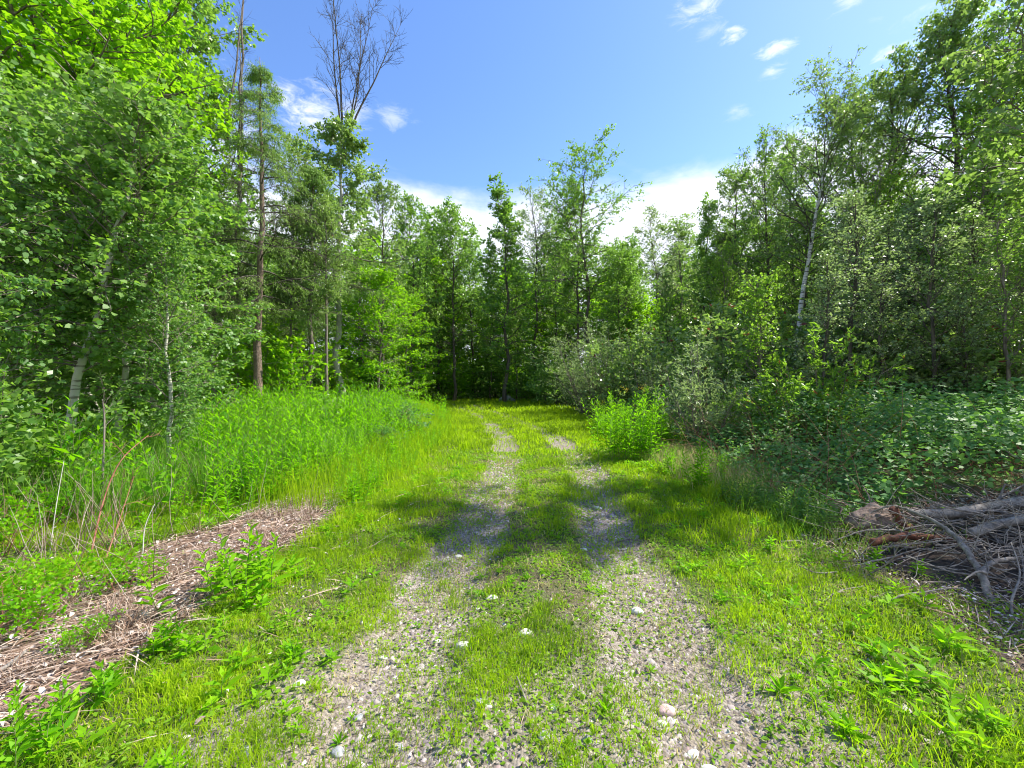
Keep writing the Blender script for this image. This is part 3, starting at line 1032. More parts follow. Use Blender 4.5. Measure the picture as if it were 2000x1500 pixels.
BUILD = dict(
    # near aspen saplings, leafy nearly to the ground
    aspen_a=lambda: make_tree(101, 6, .05, .26, 1.35, prof_round, 38, 25, 55, 9, 4, 9, .068, .060, 'aspen', 'aspenbark', bark2='bark', shape='hex', lean=(.75, .2), droop=.6, nn=.9, l2=.5),
    aspen_b=lambda: make_tree(102, 6, .04, .06, 1.25, prof_round, 36, 20, 55, 9, 4, 9, .068, .060, 'aspen', 'aspenbark', bark2='bark', shape='hex', lean=(-.2, .1), droop=.6, nn=.9, l2=.5),
    aspen_c=lambda: make_tree(103, 7, .05, .12, 1.3, prof_top, 36, 25, 60, 8, 4, 8, .064, .056, 'aspen', 'aspenbark', bark2='bark', shape='hex', lean=(.3, 0), droop=.6, nn=.9, l2=.5),
    maple_bright=lambda: make_tree(111, 14, .17, .22, 3.6, prof_round, 60, 8, 55, 11, 5, 9, .13, .12, 'maple', 'bark', flat=.3, nn=.5, droop=.35, g1=.01, l2=.45),
    maple_green=lambda: make_tree(112, 14, .15, .2, 2.8, prof_round, 52, 10, 55, 10, 5, 8, .13, .11, 'green', 'bark', flat=.35, nn=.6),
    hemlock=lambda: make_tree(121, 13, .15, .30, 2.6, prof_cone, 54, 8, 32, 13, 6, 10, .095, .021, 'needle', 'bark_red', g1=-.07, g2=-.10, g3=-.22, droop=1.1, flat=.3, wob=.0025,
                              l2=.36, l3=.40, deadlow=26, bark2='bark_dark', dens_noise=1),
    hemlock_b=lambda: make_tree(122, 11, .11, .38, 2.4, prof_cone, 58, 8, 40, 12, 6, 10, .10, .022, 'needle', 'bark', g1=-.06, g2=-.12, g3=-.25, droop=1.2, flat=.35, l2=.42, l3=.35,
                                deadlow=16, bark2='bark_dark', dens_noise=1),
    tamarack=lambda: make_tree(123, 16, .11, .30, 1.7, prof_cone, 56, 5, 30, 8, 4, 7, .07, .02, 'needle', 'bark', g1=-.04, g2=-.08, g3=-.15, droop=.9, l2=.4, top=.72,
                               bark2='bark_dark', spires=[(-.15, 0, 9.5, 6.5), (.35, 0, 8.5, 5.5)]),
    pole=lambda: make_tree(130, 14, .14, .46, 2.0, prof_round, 44, 10, 55, 9, 5, 7, .14, .09, 'olive', 'bark', flat=.4, dens_noise=1, deadlow=10, bark2='bark_dark', wob=.003),
    tall_a=lambda: make_tree(131, 18, .14, .22, 3.1, prof_round, 60, 10, 60, 9, 4, 8, .19, .13, 'green', 'bark_dark', flat=.45, dens_noise=1),
    tall_b=lambda: make_tree(132, 18, .13, .28, 2.9, prof_top, 54, 15, 60, 9, 4, 8, .19, .13, 'green', 'bark_dark', flat=.5, dens_noise=1),
    tall_c=lambda: make_tree(133, 18, .13, .15, 3.0, prof_point, 54, 12, 58, 9, 4, 7, .18, .12, 'green', 'bark_dark', flat=.4, dens_noise=1),
    tall_d=lambda: make_tree(134, 17, .12, .35, 2.7, prof_top, 44, 25, 60, 9, 4, 7, .17, .08, 'willow', 'bark_dark', flat=.7, dens_noise=1),
    tall_sparse=lambda: make_tree(135, 22, .16, .30, 4.6, prof_top, 44, 8, 28, 10, 4, 8, .17, .11, 'green', 'bark_dark', flat=.35, dens_noise=1, g1=.015),
    olive_a=lambda: make_tree(141, 14, .13, .2, 2.7, prof_round, 50, 15, 60, 9, 5, 8, .13, .09, 'olive', 'bark_dark', flat=.5, dens_noise=1),
    olive_b=lambda: make_tree(142, 13, .11, .25, 2.3, prof_top, 44, 20, 60, 9, 5, 7, .12, .09, 'olive', 'bark', flat=.5, dens_noise=1),
    right_a=lambda: make_tree(151, 14, .15, .15, 3.2, prof_round, 60, 15, 60, 10, 5, 9, .115, .08, 'olive', 'bark_dark', flat=.5, dens_noise=1),
    right_b=lambda: make_tree(152, 13, .13, .15, 2.9, prof_round, 56, 15, 60, 10, 5, 9, .11, .08, 'green', 'bark_dark', flat=.5, dens_noise=1),
    right_c=lambda: make_tree(153, 12, .12, .12, 2.7, prof_top, 52, 15, 60, 10, 5, 8, .11, .08, 'yellow', 'bark', flat=.5, dens_noise=1),
    birch=lambda: make_tree(161, 11.5, .09, .42, 2.2, prof_top, 40, 35, 65, 8, 5, 7, .08, .055, 'olive', 'birch', lean=(2.0, .3), wob=.003, bark2='bark_dark'),
    sapling_a=lambda: make_tree(171, 5, .03, .12, .85, prof_round, 30, 40, 70, 6, 3, 6, .055, .04, 'willow', 'bark_dark', droop=.4, nn=.9),
    sapling_b=lambda: make_tree(172, 5, .03, .08, .8, prof_top, 28, 40, 70, 6, 3, 6, .055, .04, 'green', 'bark', droop=.4, nn=.9),
    sapling_y=lambda: make_tree(173, 4.5, .03, .05, .95, prof_round, 30, 35, 70, 7, 3, 5, .075, .06, 'yellow', 'bark', droop=.5, nn=.9, shape='hex'),
    willow=lambda: make_shrub(181, 4.5, 34, 2.3, 14, 4, 7, .085, .022, out=.45),
    willow_b=lambda: make_shrub(182, 2.4, 16, 1.0, 13, 4, 6, .07, .017, out=.4),
    sumac=lambda: make_shrub(183, 2.0, 9, 1.2, 11, 4, 9, .085, .028, 'yellow', 'bark', out=.5, g2=-.01),
    bush=lambda: make_shrub(184, 2.2, 16, 1.5, 12, 4, 6, .10, .065, 'green', 'bark_dark', out=.5),
    bush_bright=lambda: make_shrub(185, 3.2, 14, 1.9, 12, 4, 6, .12, .08, 'maple', 'bark', out=.5),
    understory=lambda: make_tree(186, 7, .06, .08, 2.1, prof_round, 34, 5, 50, 9, 4, 7, .13, .09, 'maple', 'bark', flat=.3, nn=.5, droop=.3, g1=0.),
    raspberry=lambda: make_shrub(187, 1.1, 12, .8, 9, 3, 3, .07, .05, 'weed', 'redstem', out=.5, g2=-.02),
    raspberry_dark=lambda: make_shrub(188, 1.5, 16, 1.0, 11, 3, 4, .075, .055, 'bramble', 'redstem', out=.5, g2=-.03),
)

rp = np.random.default_rng(77)


def put(kind, name, cat, x, y, H, wid=1.0, rot=None, label=None, group=None, z=None):
    p = proto(kind)
    e = bpy.data.objects.new(name, None)
    COL.objects.link(e)
    e.empty_display_size = .2
    e.location = (x, y, float(gh(x, y)) if z is None else z)
    s = H / p['H']
    e.rotation_euler = (0, 0, rp.random() * 6.28 if rot is None else rot)
    e.scale = (s * wid, s * wid, s)
    tag(e, label, cat, group)
    for nm, me in p['parts']:
        link(nm, me, e)
    return e


def px(kind, name, cat, pxx, Y, top, wid=1.0, rot=None, label=None, group=None):
    x = (pxx - 1000) / F * Y
    H = CAMZ + (750 - top) / F * Y
    return put(kind, name, cat, x, Y, H, wid, rot, label, group)


# ---- left: aspen saplings
px('aspen_a', 'aspen_tree', 'tree', 118, 6.1, 190, 1.15, 0, 'pale leaning aspen whose forked trunk shows between leaves on the left')
GA = 'aspen saplings at the left edge'
for (a, Y, tp, k, wd, rt, lb) in (
    (-90, 4.7, 130, 'aspen_b', .9, 1.0, 'leafy aspen sapling nearest the camera, cut by the left edge of the photo'),
    (-10, 6.6, 260, 'aspen_c', 1.0, 2.0, 'aspen sapling just left of the pale leaning trunk, lower than the trees behind'),
    (245, 7.4, 270, 'aspen_b', 1.2, 4.0, 'aspen sapling directly right of the pale leaning trunk'),
    (300, 8.2, 300, 'aspen_c', 1.25, .6, 'aspen sapling between the leaning aspen and the hemlock, taller of two'),
    (375, 9.2, 400, 'aspen_b', 1.3, 3.0, 'aspen sapling closest to the hemlock trunk'),
    (80, 7.6, 240, 'aspen_c', 1.3, 5.0, 'tall aspen standing behind the pale leaning trunk'),
    (-30, 7.2, 170, 'aspen_a', 1.3, 2.5, 'tall aspen under the bright maple at the far left'),
    (180, 9.6, 290, 'aspen_a', 1.4, 4.2, 'aspen half hidden behind the saplings, below the bright maple crown'),
    (330, 6.3, 480, 'aspen_c', 1.1, 1.3, 'low slim aspen sapling in front, over the long grass'),
):
    px(k, 'aspen_tree', 'tree', a, Y, tp, wd, rt, lb, GA)
# ---- left: taller trees behind
px('maple_bright', 'maple_tree', 'tree', 75, 10.5, -170, 1.12, .5, 'sunlit yellow green maple filling the upper left corner')
px('maple_bright', 'maple_tree', 'tree', -110, 9.0, -160, 1.2, 2.4, 'bright green maple cut off by the upper left edge of the photo')
px('maple_bright', 'maple_tree', 'tree', 245, 14.5, 60, .95, 3.8, 'sunlit maple whose lower crown shows over the aspen saplings')
px('maple_green', 'maple_tree', 'tree', 365, 17, -40, .85, 1.5, 'darker green maple between the bright maple and the bare spires')
px('tamarack', 'tamarack_tree', 'tree', 452, 17, -70, 1.0, 0, 'thin conifer with two bare spires rising above sparse foliage')
px('hemlock', 'hemlock_tree', 'tree', 505, 14.6, 128, .95, .7, 'drooping hemlock with a reddish trunk standing in the long grass')
px('hemlock_b', 'hemlock_tree', 'tree', 600, 17.5, 330, 1.1, 2.2, 'lower hemlock with weeping branches between two slim trunks')
px('hemlock_b', 'hemlock_tree', 'tree', 418, 15.0, 380, 1.0, 4.2, 'hemlock behind the saplings, left of the reddish trunk')
px('pole', 'slender_tree', 'tree', 465, 15.5, 430, .7, .4, 'slim tree just left of the reddish hemlock trunk')
px('olive_b', 'slender_tree', 'tree', 590, 21, 305, .75, 1.1, 'dark leafed tree with a thin pointed top left of the bare topped tree')
px('pole', 'slender_tree', 'tree', 570, 16.5, 420, .8, 3.1, 'slim tree whose straight trunk shows just right of the hemlock')
px('pole', 'slender_tree', 'tree', 638, 16.5, 400, .8, 5.0, 'slim tree with a bare lower trunk next to the pale trunk')
px('olive_a', 'slender_tree', 'tree', 745, 23, 380, .9, .3, 'leafy tree with brownish fringe right of the bare topped tree')
px('tall_a', 'slender_tree', 'tree', 800, 28, 395, .9, .9, 'tree whose branch tips reach toward the cloud left of the far gap')
px('understory', 'understory_maple', 'tree', 735, 20, 560, 1.1, 1.9, 'bright layered maple sapling left of the far track bend', 'young maples below the tall trees')
px('understory', 'understory_maple', 'tree', 800, 25, 590, 1.1, 4.4, 'bright layered maple sapling nearest the track bend', 'young maples below the tall trees')
px('understory', 'understory_maple', 'tree', 610, 27, 600, 1.1, 2.9, 'layered maple sapling behind the slim trunks', 'young maples below the tall trees')
px('understory', 'understory_maple', 'tree', 540, 26, 610, 1.0, .9, 'layered maple sapling seen right of the hemlock trunk', 'young maples below the tall trees')


# ---- the tree with a bare dead top
def bare_top_tree():
    r = np.random.default_rng(202)
    p = make_tree(201, 14.2, .17, .44, 2.9, prof_point, 34, 5, 35, 9, 5, 9, .14, .10, 'olive', 'bark_pale', bark2='bark', flat=.5)
    Y = 20.0
    e = bpy.data.objects.new('bare_topped_tree', None)
    COL.objects.link(e)
    xx = (672 - 1000) / F * Y
    e.location = (xx, Y, float(gh(xx, Y)))
    tag(e, 'tall tree with leafless fan of dead branches above a leafy lower crown', 'tree')
    for nm, me in p['parts']:
        link(nm, me, e)
    g = Geo()
    tips = [(-.25, 0, 8.0), (.15, .3, 8.3), (.65, -.2, 8.0), (1.5, .2, 7.6), (2.9, .1, 6.8)]
    st = np.array([[0.0, 0, 12.2]] * 5) + np.array([[-.15, 0, -.6], [0, 0, 0], [.05, 0, .2], [.1, 0, .6], [.12, 0, 1.2]])
    d = nrm(np.array([[-.08, 0, 1], [.0, .03, 1], [.08, -.03, 1], [.20, .04, 1], [.40, .02, 1]]))
    ln = np.array([8.6, 8.8, 8.2, 7.6, 7.0])
    P, D = poly(st, d, ln, 16, r, .035, .01)
    tubes(g, P, np.array([.06, .07, .05, .045, .055])[:, None] * np.linspace(1, .12, 16)[None], 6)
    s2, d2, t2, i2 = kids(P, D, 13, .28, .98, 34, 8, r)
    P2, D2 = poly(s2, d2, (2.1 - 1.6 * t2) * r.uniform(.5, 1.2, len(t2)), 7, r, .07, .05)
    tubes(g, P2, .018 * (1.2 - .6 * t2)[:, None] * np.linspace(1, .25, 7)[None], 4, cap=False)
    s3, d3, t3, i3 = kids(P2, D2, 6, .2, 1, 36, 10, r)
    P3, D3 = poly(s3, d3, r.uniform(.25, .9, len(t3)), 5, r, .1, .05)
    tubes(g, P3, .009 * np.ones((len(t3), 1)) * np.linspace(1, .4, 5)[None], 3, cap=False)
    s4, d4, t4, i4 = kids(P3, D3, 3, .3, 1, 36, 10, r)
    P4, D4 = poly(s4, d4, r.uniform(.12, .35, len(t4)), 3, r, .1, .03)
    tubes(g, P4, .006 * np.ones((len(t4), 1)) * np.linspace(1, .6, 3)[None], 3, cap=False)
    link('dead_branches', g.mesh('dead_branches', [M['bark_dark']]), e)


bare_top_tree()

# ---- centre background trees
for (a, Y, tp, k, wd, rt, lb) in (
    (858, 35, 425, 'tall_b', .85, 1.0, 'left trunk of the close pair beyond the end of the track'),
    (886, 33, 410, 'tall_a', .80, 2.0, 'tree whose dark straight trunk rises behind the end of the track'),
    (925, 38, 455, 'tall_b', .8, .5, 'lower tree filling the gap left of the pointed tree'),
    (985, 30, 358, 'tall_c', 1.0, 3.0, 'narrow pointed tree standing over the end of the track'),
    (1042, 36, 380, 'tall_d', .9, 4.0, 'greyish thin leaved tree right of the pointed tree'),
    (1085, 37, 430, 'tall_b', .8, 5.0, 'lower leafy tree between the greyish tree and the tall spreading one'),
    (1128, 31, 370, 'tall_a', .75, 1.5, 'slim tree hugging the left side of the tall spreading one'),
    (1152, 30, 292, 'tall_sparse', .85, 2.6, 'tallest tree at the centre, with sparse spreading branches against the cloud'),
    (1238, 29, 480, 'tall_b', .8, .2, 'leafy tree rising directly behind the rounded willow'),
    (1110, 33, 520, 'tall_c', .8, 1.2, 'short dark stemmed tree at the left foot of the tall spreading one'),
    (958, 35, 500, 'tall_b', .6, 2.2, 'thin pole like tree close to the left of the pointed tree'),
    (1010, 33, 540, 'tall_a', .55, 3.2, 'thin pole like tree close to the right of the pointed tree'),
    (832, 32, 480, 'tall_a', .7, 4.2, 'thin tree at the left end of the row beyond the track'),
    (1212, 27, 500, 'tall_b', .9, 1.2, 'low tree close behind the rounded willow, nearest the track end'),
    (1218, 38, 500, 'tall_b', .85, 3.6, 'low tree in the gap right of the tall spreading one'),
    (1285, 31, 425, 'tall_d', .95, 4.6, 'feathery topped tree right of the centre gap'),
    (1335, 34, 440, 'olive_b', .95, 5.4, 'brownish topped tree between the feathery tree and the thin pointed one'),
    (1378, 25, 392, 'tall_c', .7, .7, 'thin pointed tree with a straight dark stem right of centre'),
):
    px(k, 'woodland_tree', 'tree', a, Y, tp, wd * 1.22, rt, lb, 'trees beyond the end of the track')
# ---- right side trees
for (a, Y, tp, k, wd, rt, lb) in (
    (1435, 24, 345, 'olive_a', .95, 1.7, 'olive green tree where the right tree line starts to climb'),
    (1490, 20, 283, 'right_b', .75, 2.2, 'dark green tree with a pointed double top left of the white birch'),
    (1545, 23, 290, 'right_b', .8, 1.2, 'green tree just behind the white birch'),
    (1655, 19, 215, 'right_a', .75, 3.3, 'airy tree immediately right of the white birch'),
    (1755, 16, 150, 'right_a', .85, .9, 'olive tree left of the tallest crown on the right'),
    (1840, 14.5, 42, 'right_a', .85, 2.9, 'tallest crown on the right, with a ragged top against the sky'),
    (1935, 13.5, 65, 'right_b', .95, 4.1, 'tall dark tree right of the tallest crown'),
    (2030, 12, 110, 'right_c', 1.0, 5.2, 'yellowing tree cut by the right edge of the photo'),
    (1700, 14, 330, 'right_c', .9, 1.9, 'yellow green tree in front of the airy tree on the right'),
    (1890, 11, 280, 'right_c', .9, .4, 'yellow green lower tree in front of the tall dark tree'),
    (1800, 12, 400, 'right_b', .9, 3.4, 'low dark tree behind the sapling thicket'),
    (1580, 17, 420, 'right_b', .8, 5.9, 'low green tree around the foot of the white birch'),
    (1420, 19, 500, 'right_c', .75, 4.9, 'low yellow green tree behind the right hand shrubs'),
    (1300, 24, 560, 'right_b', .7, 2.0, 'low green tree behind the round willow'),
):
    px(k, 'woodland_tree', 'tree', a, Y, tp, wd, rt, lb, 'trees along the right side of the track')
px('birch', 'birch_tree', 'tree', 1527, 15.5, 165, 1.0, 0, 'leaning white birch with a bare pale trunk amid dark foliage')

# ---- trees right outside the frame whose shade falls on the verge and track
for i, (x, y, H, k, wd) in enumerate(((10.2, 7.0, 13.6, 'olive_b', .9), (11.8, 5.0, 11.0, 'right_b', .9), (14.5, 5.0, 11, 'right_b', 1.0), (14.5, 1.2, 10.5, 'right_a', 1.0), (12.0, -3.2, 8.5, 'right_b', .9))):
    put(k, 'woodland_tree', 'tree', x, y, H, wd, None, 'leafy tree standing beyond the right edge of the photo beside the brush pile', 'trees beyond the right edge of the photo')

# ---- thicket of saplings on the right
rt_ = np.random.default_rng(9)
GS = 'slender saplings in the right hand thicket'
for i in range(26):
    a = 1625 + 18.5 * i + rt_.normal() * 12
    Y = rt_.uniform(7.5, 11.5)
    px(('sapling_a', 'sapling_b', 'sapling_a')[i % 3], 'sapling', 'sapling', a, Y, rt_.uniform(400, 600), 1.15, None, 'slender small leaved sapling in the dense thicket behind the brambles', GS)
px('sapling_y', 'poplar_sapling', 'sapling', 1478, 10.0, 560, 1.0, 1.0, 'bright yellow green round leaved sapling behind the brambles')
px('sapling_y', 'poplar_sapling', 'sapling', 1445, 14.5, 640, .9, 2.0, 'smaller yellow green sapling left of the bright round leaved one')
px('willow', 'willow_shrub', 'shrub', 1165, 20, 628, 1.35, 1.0, 'large rounded grey green willow where the track bends')
px('willow_b', 'willow_shrub', 'shrub', 1372, 8.8, 645, 1.2, 2.0, 'upright narrow leaved willow behind the brambles')
px('willow_b', 'willow_shrub', 'shrub', 1290, 15, 690, 1.2, 3.0, 'small willow between the rounded willow and the upright one')
px('sumac', 'sumac_shrub', 'shrub', 1590, 8.0, 655, 1.0, 1.2, 'tall shrub with reddish leaf tips above the brambles')
px('sumac', 'sumac_shrub', 'shrub', 1525, 8.2, 735, 1.2, 3.2, 'lower spreading shrub left of the reddish tipped one')
px('sumac', 'sumac_shrub', 'shrub', 1665, 7.6, 745, 1.2, 5.2, 'spreading shrub right of the reddish tipped one')
px('bush', 'leafy_bush', 'bush', 1230, 20, 690, 1.0, 1.2, 'dark bush against the right side of the rounded willow')
px('bush', 'leafy_bush', 'bush', 1085, 26, 690, 1.0, 2.2, 'dark bush against the left side of the rounded willow')
px('bush', 'leafy_bush', 'bush', 1440, 11, 760, 1.2, 3.2, 'dark low bush under the yellow green sapling')
px('bush', 'leafy_bush', 'bush', 1320, 12.5, 770, 1.2, 4.2, 'dark low bush behind the bright goldenrod clump')
BUILD['bush_mid'] = lambda: make_shrub(189, 2.6, 18, 1.6, 13, 4, 7, .085, .05, 'olive', 'bark', out=.5)
for a, Y, tp, rt, lb in ((1265, 17, 640, .1, 'olive green bush right behind the bright goldenrod clump'), (1410, 13, 600, 1.1, 'olive green bush left of the bright round leaved sapling'),
                         (1545, 11.5, 620, 2.1, 'olive green bush between the bright sapling and the reddish tipped shrub'), (1640, 11, 600, 3.1, 'olive green bush right of the white birch foot'),
                         (1730, 9.5, 650, 4.1, 'olive green bush at the left end of the sapling thicket'), (1830, 9, 620, 5.1, 'olive green bush in the middle of the sapling thicket'),
                         (1930, 8.5, 640, .6, 'olive green bush near the right edge of the photo'), (2040, 8, 600, 1.6, 'olive green bush cut by the right edge of the photo')):
    px('bush_mid', 'leafy_bush', 'bush', a, Y, tp, 1.15, rt, lb)
# bushes at the end of the track and left wood edge
for (a, Y, tp, rt, lb) in ((700, 30, 520, .3, 'bright young maple behind the left mound'), (850, 40, 560, 1.3, 'bright young maple behind the two straight trunks'), (930, 42, 590, 2.3, 'bright young maple filling the gap left of the pointed tree'),
                           (1060, 40, 560, 3.3, 'bright young maple right of the pointed tree'), (1000, 44, 540, .9, 'bright young maple behind the pointed tree'), (1200, 36, 570, 4.3, 'bright young maple behind the rounded willow'),
                           (1270, 28, 600, 5.3, 'bright young maple between the rounded willow and the right tree line'), (770, 34, 500, 2.0, 'bright young maple behind the far left bushes')):
    px('understory', 'understory_maple', 'tree', a, Y, tp, 1.5, rt, lb, 'young maples below the tall trees')
GB = 'bushes along the far wood edge'
for i, (a, Y) in enumerate(((700, 27), (760, 29), (820, 34), (870, 37), (920, 38), (975, 37), (1030, 36), (1060, 31), (650, 27), (590, 28), (530, 27), (480, 26), (420, 22), (350, 18), (1130, 30), (280, 15), (200, 14))):
    px('bush' if i % 3 else 'bush_bright', 'leafy_bush', 'bush', a, Y, rt_.uniform(655, 725), 1.3, None, 'rounded leafy bush at the foot of the far wood', GB)
px('bush', 'leafy_bush', 'bush', 20, 4.9, 790, .9, .5, 'dark green bush at the left edge below the aspen leaves')
px('bush', 'leafy_bush', 'bush', -60, 4.3, 700, 1.0, 1.9, 'dark bush cut by the left edge of the photo')
px('raspberry', 'raspberry_bush', 'bush', 90, 4.2, 925, 1.0, .2, 'bright leaved raspberry bush at the left edge above the straw')
px('raspberry', 'raspberry_bush', 'bush', 200, 4.1, 985, .8, 1.2, 'low raspberry plant right of the bright leaved one')
px('raspberry', 'raspberry_bush', 'bush', -10, 3.5, 960, .9, 2.2, 'raspberry plant cut by the left edge above the straw')
px('raspberry', 'raspberry_bush', 'bush', 215, 3.1, 1090, .6, 3.9, 'small raspberry seedling standing in the straw')
for a, b, H_, lb in ((95, 1180, .45, 'yellow green raspberry shoot at the upper edge of the straw, left'), (160, 1260, .22, 'tiny raspberry shoot in the middle of the straw'), (245, 1150, .35, 'raspberry shoot at the upper edge of the straw beside the red canes'),
                       (15, 1240, .38, 'raspberry shoot in the straw at the left edge of the photo')):
    x_, y_ = gpt(a, b)
    put('raspberry', 'raspberry_bush', 'bush', x_, y_, H_, 1.1, None, lb)
px('raspberry_dark', 'raspberry_bush', 'bush', 790, 10.5, 775, 1.2, .9, 'dark raspberry mound among bright weeds left of the track')
px('raspberry_dark', 'raspberry_bush', 'bush', 715, 11.5, 780, 1.2, 2.9, 'dark raspberry mound nearest the slim trunks')
px('raspberry_dark', 'raspberry_bush', 'bush', 740, 8.5, 815, 1.0, 4.9, 'dark raspberry mound in front of the other two')

# ---- far wood behind everything
rf = np.random.default_rng(31)
for i in range(90):
    ang = rf.uniform(-58, 58)
    D = rf.uniform(42, 66)
    x, y = D * math.sin(math.radians(ang)) * 1.15, D * math.cos(math.radians(ang))
    if y < 25:
        y += 8
    if abs(x) < 12 and y < 42:
        y += 10
    H = rf.uniform(12.5, 17.5)
    put(('tall_a', 'tall_b', 'tall_c', 'olive_b')[i % 4], 'far_tree', 'tree', x, y, H, 1.5, None, 'green tree in the deep wood behind the nearer trees', 'trees deep in the wood')
for i in range(46):
    sd = -1 if i % 2 else 1
    y = rf.uniform(19, 38)
    x = sd * (rf.uniform(12, 34) if sd < 0 else rf.uniform(13, 36))
    if abs(x) > 1.3 * y:
        x = sd * 1.2 * y
    put(('tall_b', 'right_b', 'olive_b', 'tall_d')[i % 4], 'inner_tree', 'tree', x, y, rf.uniform(8.5, 12.5), 1.2, None,
        'middle distance tree in the left wood' if sd < 0 else 'middle distance tree in the right wood', 'middle distance trees in the left wood' if sd < 0 else 'middle distance trees in the right wood')
for i in range(44):
    sd = -1 if i % 2 else 1
    y = rf.uniform(15, 40)
    x = sd * rf.uniform(9, 26) if y < 34 else rf.uniform(-20, 12)
    put(('understory', 'bush_bright', 'bush')[i % 3], 'understory_shrub', 'shrub', x, y, rf.uniform(2.5, 5), 1.2, None, 'leafy understory shrub between the trunks inside the wood', 'understory shrubs inside the wood')


# ------------------------------------------------------------------ individual weeds
def make_weed(seed, nst, h, nleaf, L, W, leaf='weed', spread=.1, flower=False, up=.5, stem='stem'):
    r = np.random.default_rng(seed)
    gs, gl = Geo(), Geo()
    B = np.stack([r.normal(size=nst) * spread, r.normal(size=nst) * spread, np.full(nst, -.02)], 1)
    hh = h * r.uniform(.65, 1.05, nst)
    weeds(gs, gl, B, hh, nleaf, L, W, r, up=up, shape='hex', rs=.004)
    parts = [('stem', gs.mesh('stem', [M[stem]])), ('leaves', gl.mesh('leaves', [M[leaf]]))]
    if flower:
        gf = Geo()
        n = 60
        k = r.integers(0, 2, n)
        P = np.stack([B[k, 0] + r.normal(size=n) * .06, B[k, 1] + r.normal(size=n) * .05, h * .98 + r.normal(size=n) * .05], 1)
        leaves(gf, P, r.normal(size=(n, 3)), r.normal(size=(n, 3)), .02, .015, r.random(n))
        parts.append(('flower', gf.mesh('flower', [M['yellowflower']])))
    return dict(H=h, parts=parts)


BUILD['goldenrod'] = lambda: make_weed(301, 60, 1.35, 34, .13, .022, 'weed', .27, True)
BUILD['milkweed'] = lambda: make_weed(302, 9, .55, 17, .12, .034, 'weed', .11)
BUILD['seedling'] = lambda: make_weed(303, 3, .25, 13, .095, .028, 'weed', .03)
BUILD['fireweed'] = lambda: make_weed(304, 7, .8, 28, .12, .02, 'weed', .10)
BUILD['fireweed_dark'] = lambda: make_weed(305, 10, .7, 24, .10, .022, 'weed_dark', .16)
BUILD['dock'] = lambda: make_weed(306, 1, .10, 9, .17, .045, 'weed', .0, up=.55)


def pg(kind, name, cat, a, b, H, wid=1.0, label=None, group=None, rot=None):
    x, y = gpt(a, b)
    return put(kind, name, cat, x, y, H, wid, rot, label, group)


pg('goldenrod', 'goldenrod_plant', 'plant', 1238, 900, 1.42, .95, 'tall bright goldenrod clump right of the track with a few yellow flowers')
pg('goldenrod', 'goldenrod_plant', 'plant', 1295, 882, .95, .9, 'shorter goldenrod clump just right of the tall bright one')
pg('goldenrod', 'goldenrod_plant', 'plant', 1185, 862, 1.0, .9, 'darker goldenrod clump behind the tall bright one')
pg('fireweed', 'willowherb_plant', 'plant', 1365, 962, .82, 1.0, 'upright narrow leaved weed in front of the brambles')
pg('fireweed', 'willowherb_plant', 'plant', 1405, 945, .55, .8, 'short narrow leaved weed right of the upright one')
pg('fireweed', 'willowherb_plant', 'plant', 1315, 930, .6, .9, 'narrow leaved weed left of the upright one')
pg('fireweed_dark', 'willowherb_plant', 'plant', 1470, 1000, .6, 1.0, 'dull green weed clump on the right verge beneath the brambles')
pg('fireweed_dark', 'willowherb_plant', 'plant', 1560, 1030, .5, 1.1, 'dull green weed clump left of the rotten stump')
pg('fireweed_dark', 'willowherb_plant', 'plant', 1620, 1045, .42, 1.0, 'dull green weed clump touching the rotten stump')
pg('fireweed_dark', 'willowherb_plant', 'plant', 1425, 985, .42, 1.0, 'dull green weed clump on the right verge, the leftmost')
pg('fireweed', 'willowherb_plant', 'plant', 765, 905, .75, 1.0, 'narrow leaved weed at the near end of the left mound')
pg('fireweed', 'willowherb_plant', 'plant', 700, 985, .55, 1.2, 'narrow leaved weed at the far corner of the straw')
pg('fireweed', 'willowherb_plant', 'plant', 735, 960, .55, 1.0, 'narrow leaved weed beside the one at the straw corner')
pg('milkweed', 'milkweed_plant', 'plant', 450, 1165, .46, 1.25, 'broad leaved bright green clump growing between straw and verge')
pg('milkweed', 'milkweed_plant', 'plant', 520, 1130, .28, .9, 'shorter broad leaved clump right of the bright one')
pg('seedling', 'milkweed_plant', 'plant', 322, 1275, .22, 1.0, 'small bright seedling at the edge of the straw')
pg('milkweed', 'milkweed_plant', 'plant', 75, 1470, .30, .9, 'broad leaved plant in the lower left corner')
pg('seedling', 'milkweed_plant', 'plant', 215, 1370, .20, 1.1, 'bright seedling just above the lower left corner')
pg('seedling', 'milkweed_plant', 'plant', 575, 1290, .14, 1.0, 'tiny seedling in the left verge')
pg('seedling', 'milkweed_plant', 'plant', 1705, 1100, .16, 1.2, 'bright seedling near the brush pile')
pg('seedling', 'milkweed_plant', 'plant', 1790, 1125, .15, 1.2, 'bright seedling nearest the fallen branch')
pg('seedling', 'milkweed_plant', 'plant', 1500, 1075, .17, 1.2, 'bright seedling on the right verge')
for a, b, s, lb in ((1520, 1360, .9, 'flat leaved dock on the right verge beside the rut'), (1730, 1345, 1.0, 'flat leaved dock near the lower right corner'),
                    (1660, 1450, .9, 'flat leaved dock at the bottom right'), (1180, 1400, .7, 'flat leaved dock between the wheel ruts'),
                    (660, 1440, .6, 'flat leaved dock in the left rut at the bottom'), (1700, 1210, .8, 'flat leaved dock beside the seedlings on the right')):
    pg('dock', 'dock_plant', 'plant', a, b, .085 * s, s * .9, lb)


# ------------------------------------------------------------------ leaning dead canes at left
def at(a, b, Y):
    return np.array([(a - 1000) / F * Y, Y, CAMZ - (b - 750) / F * Y])


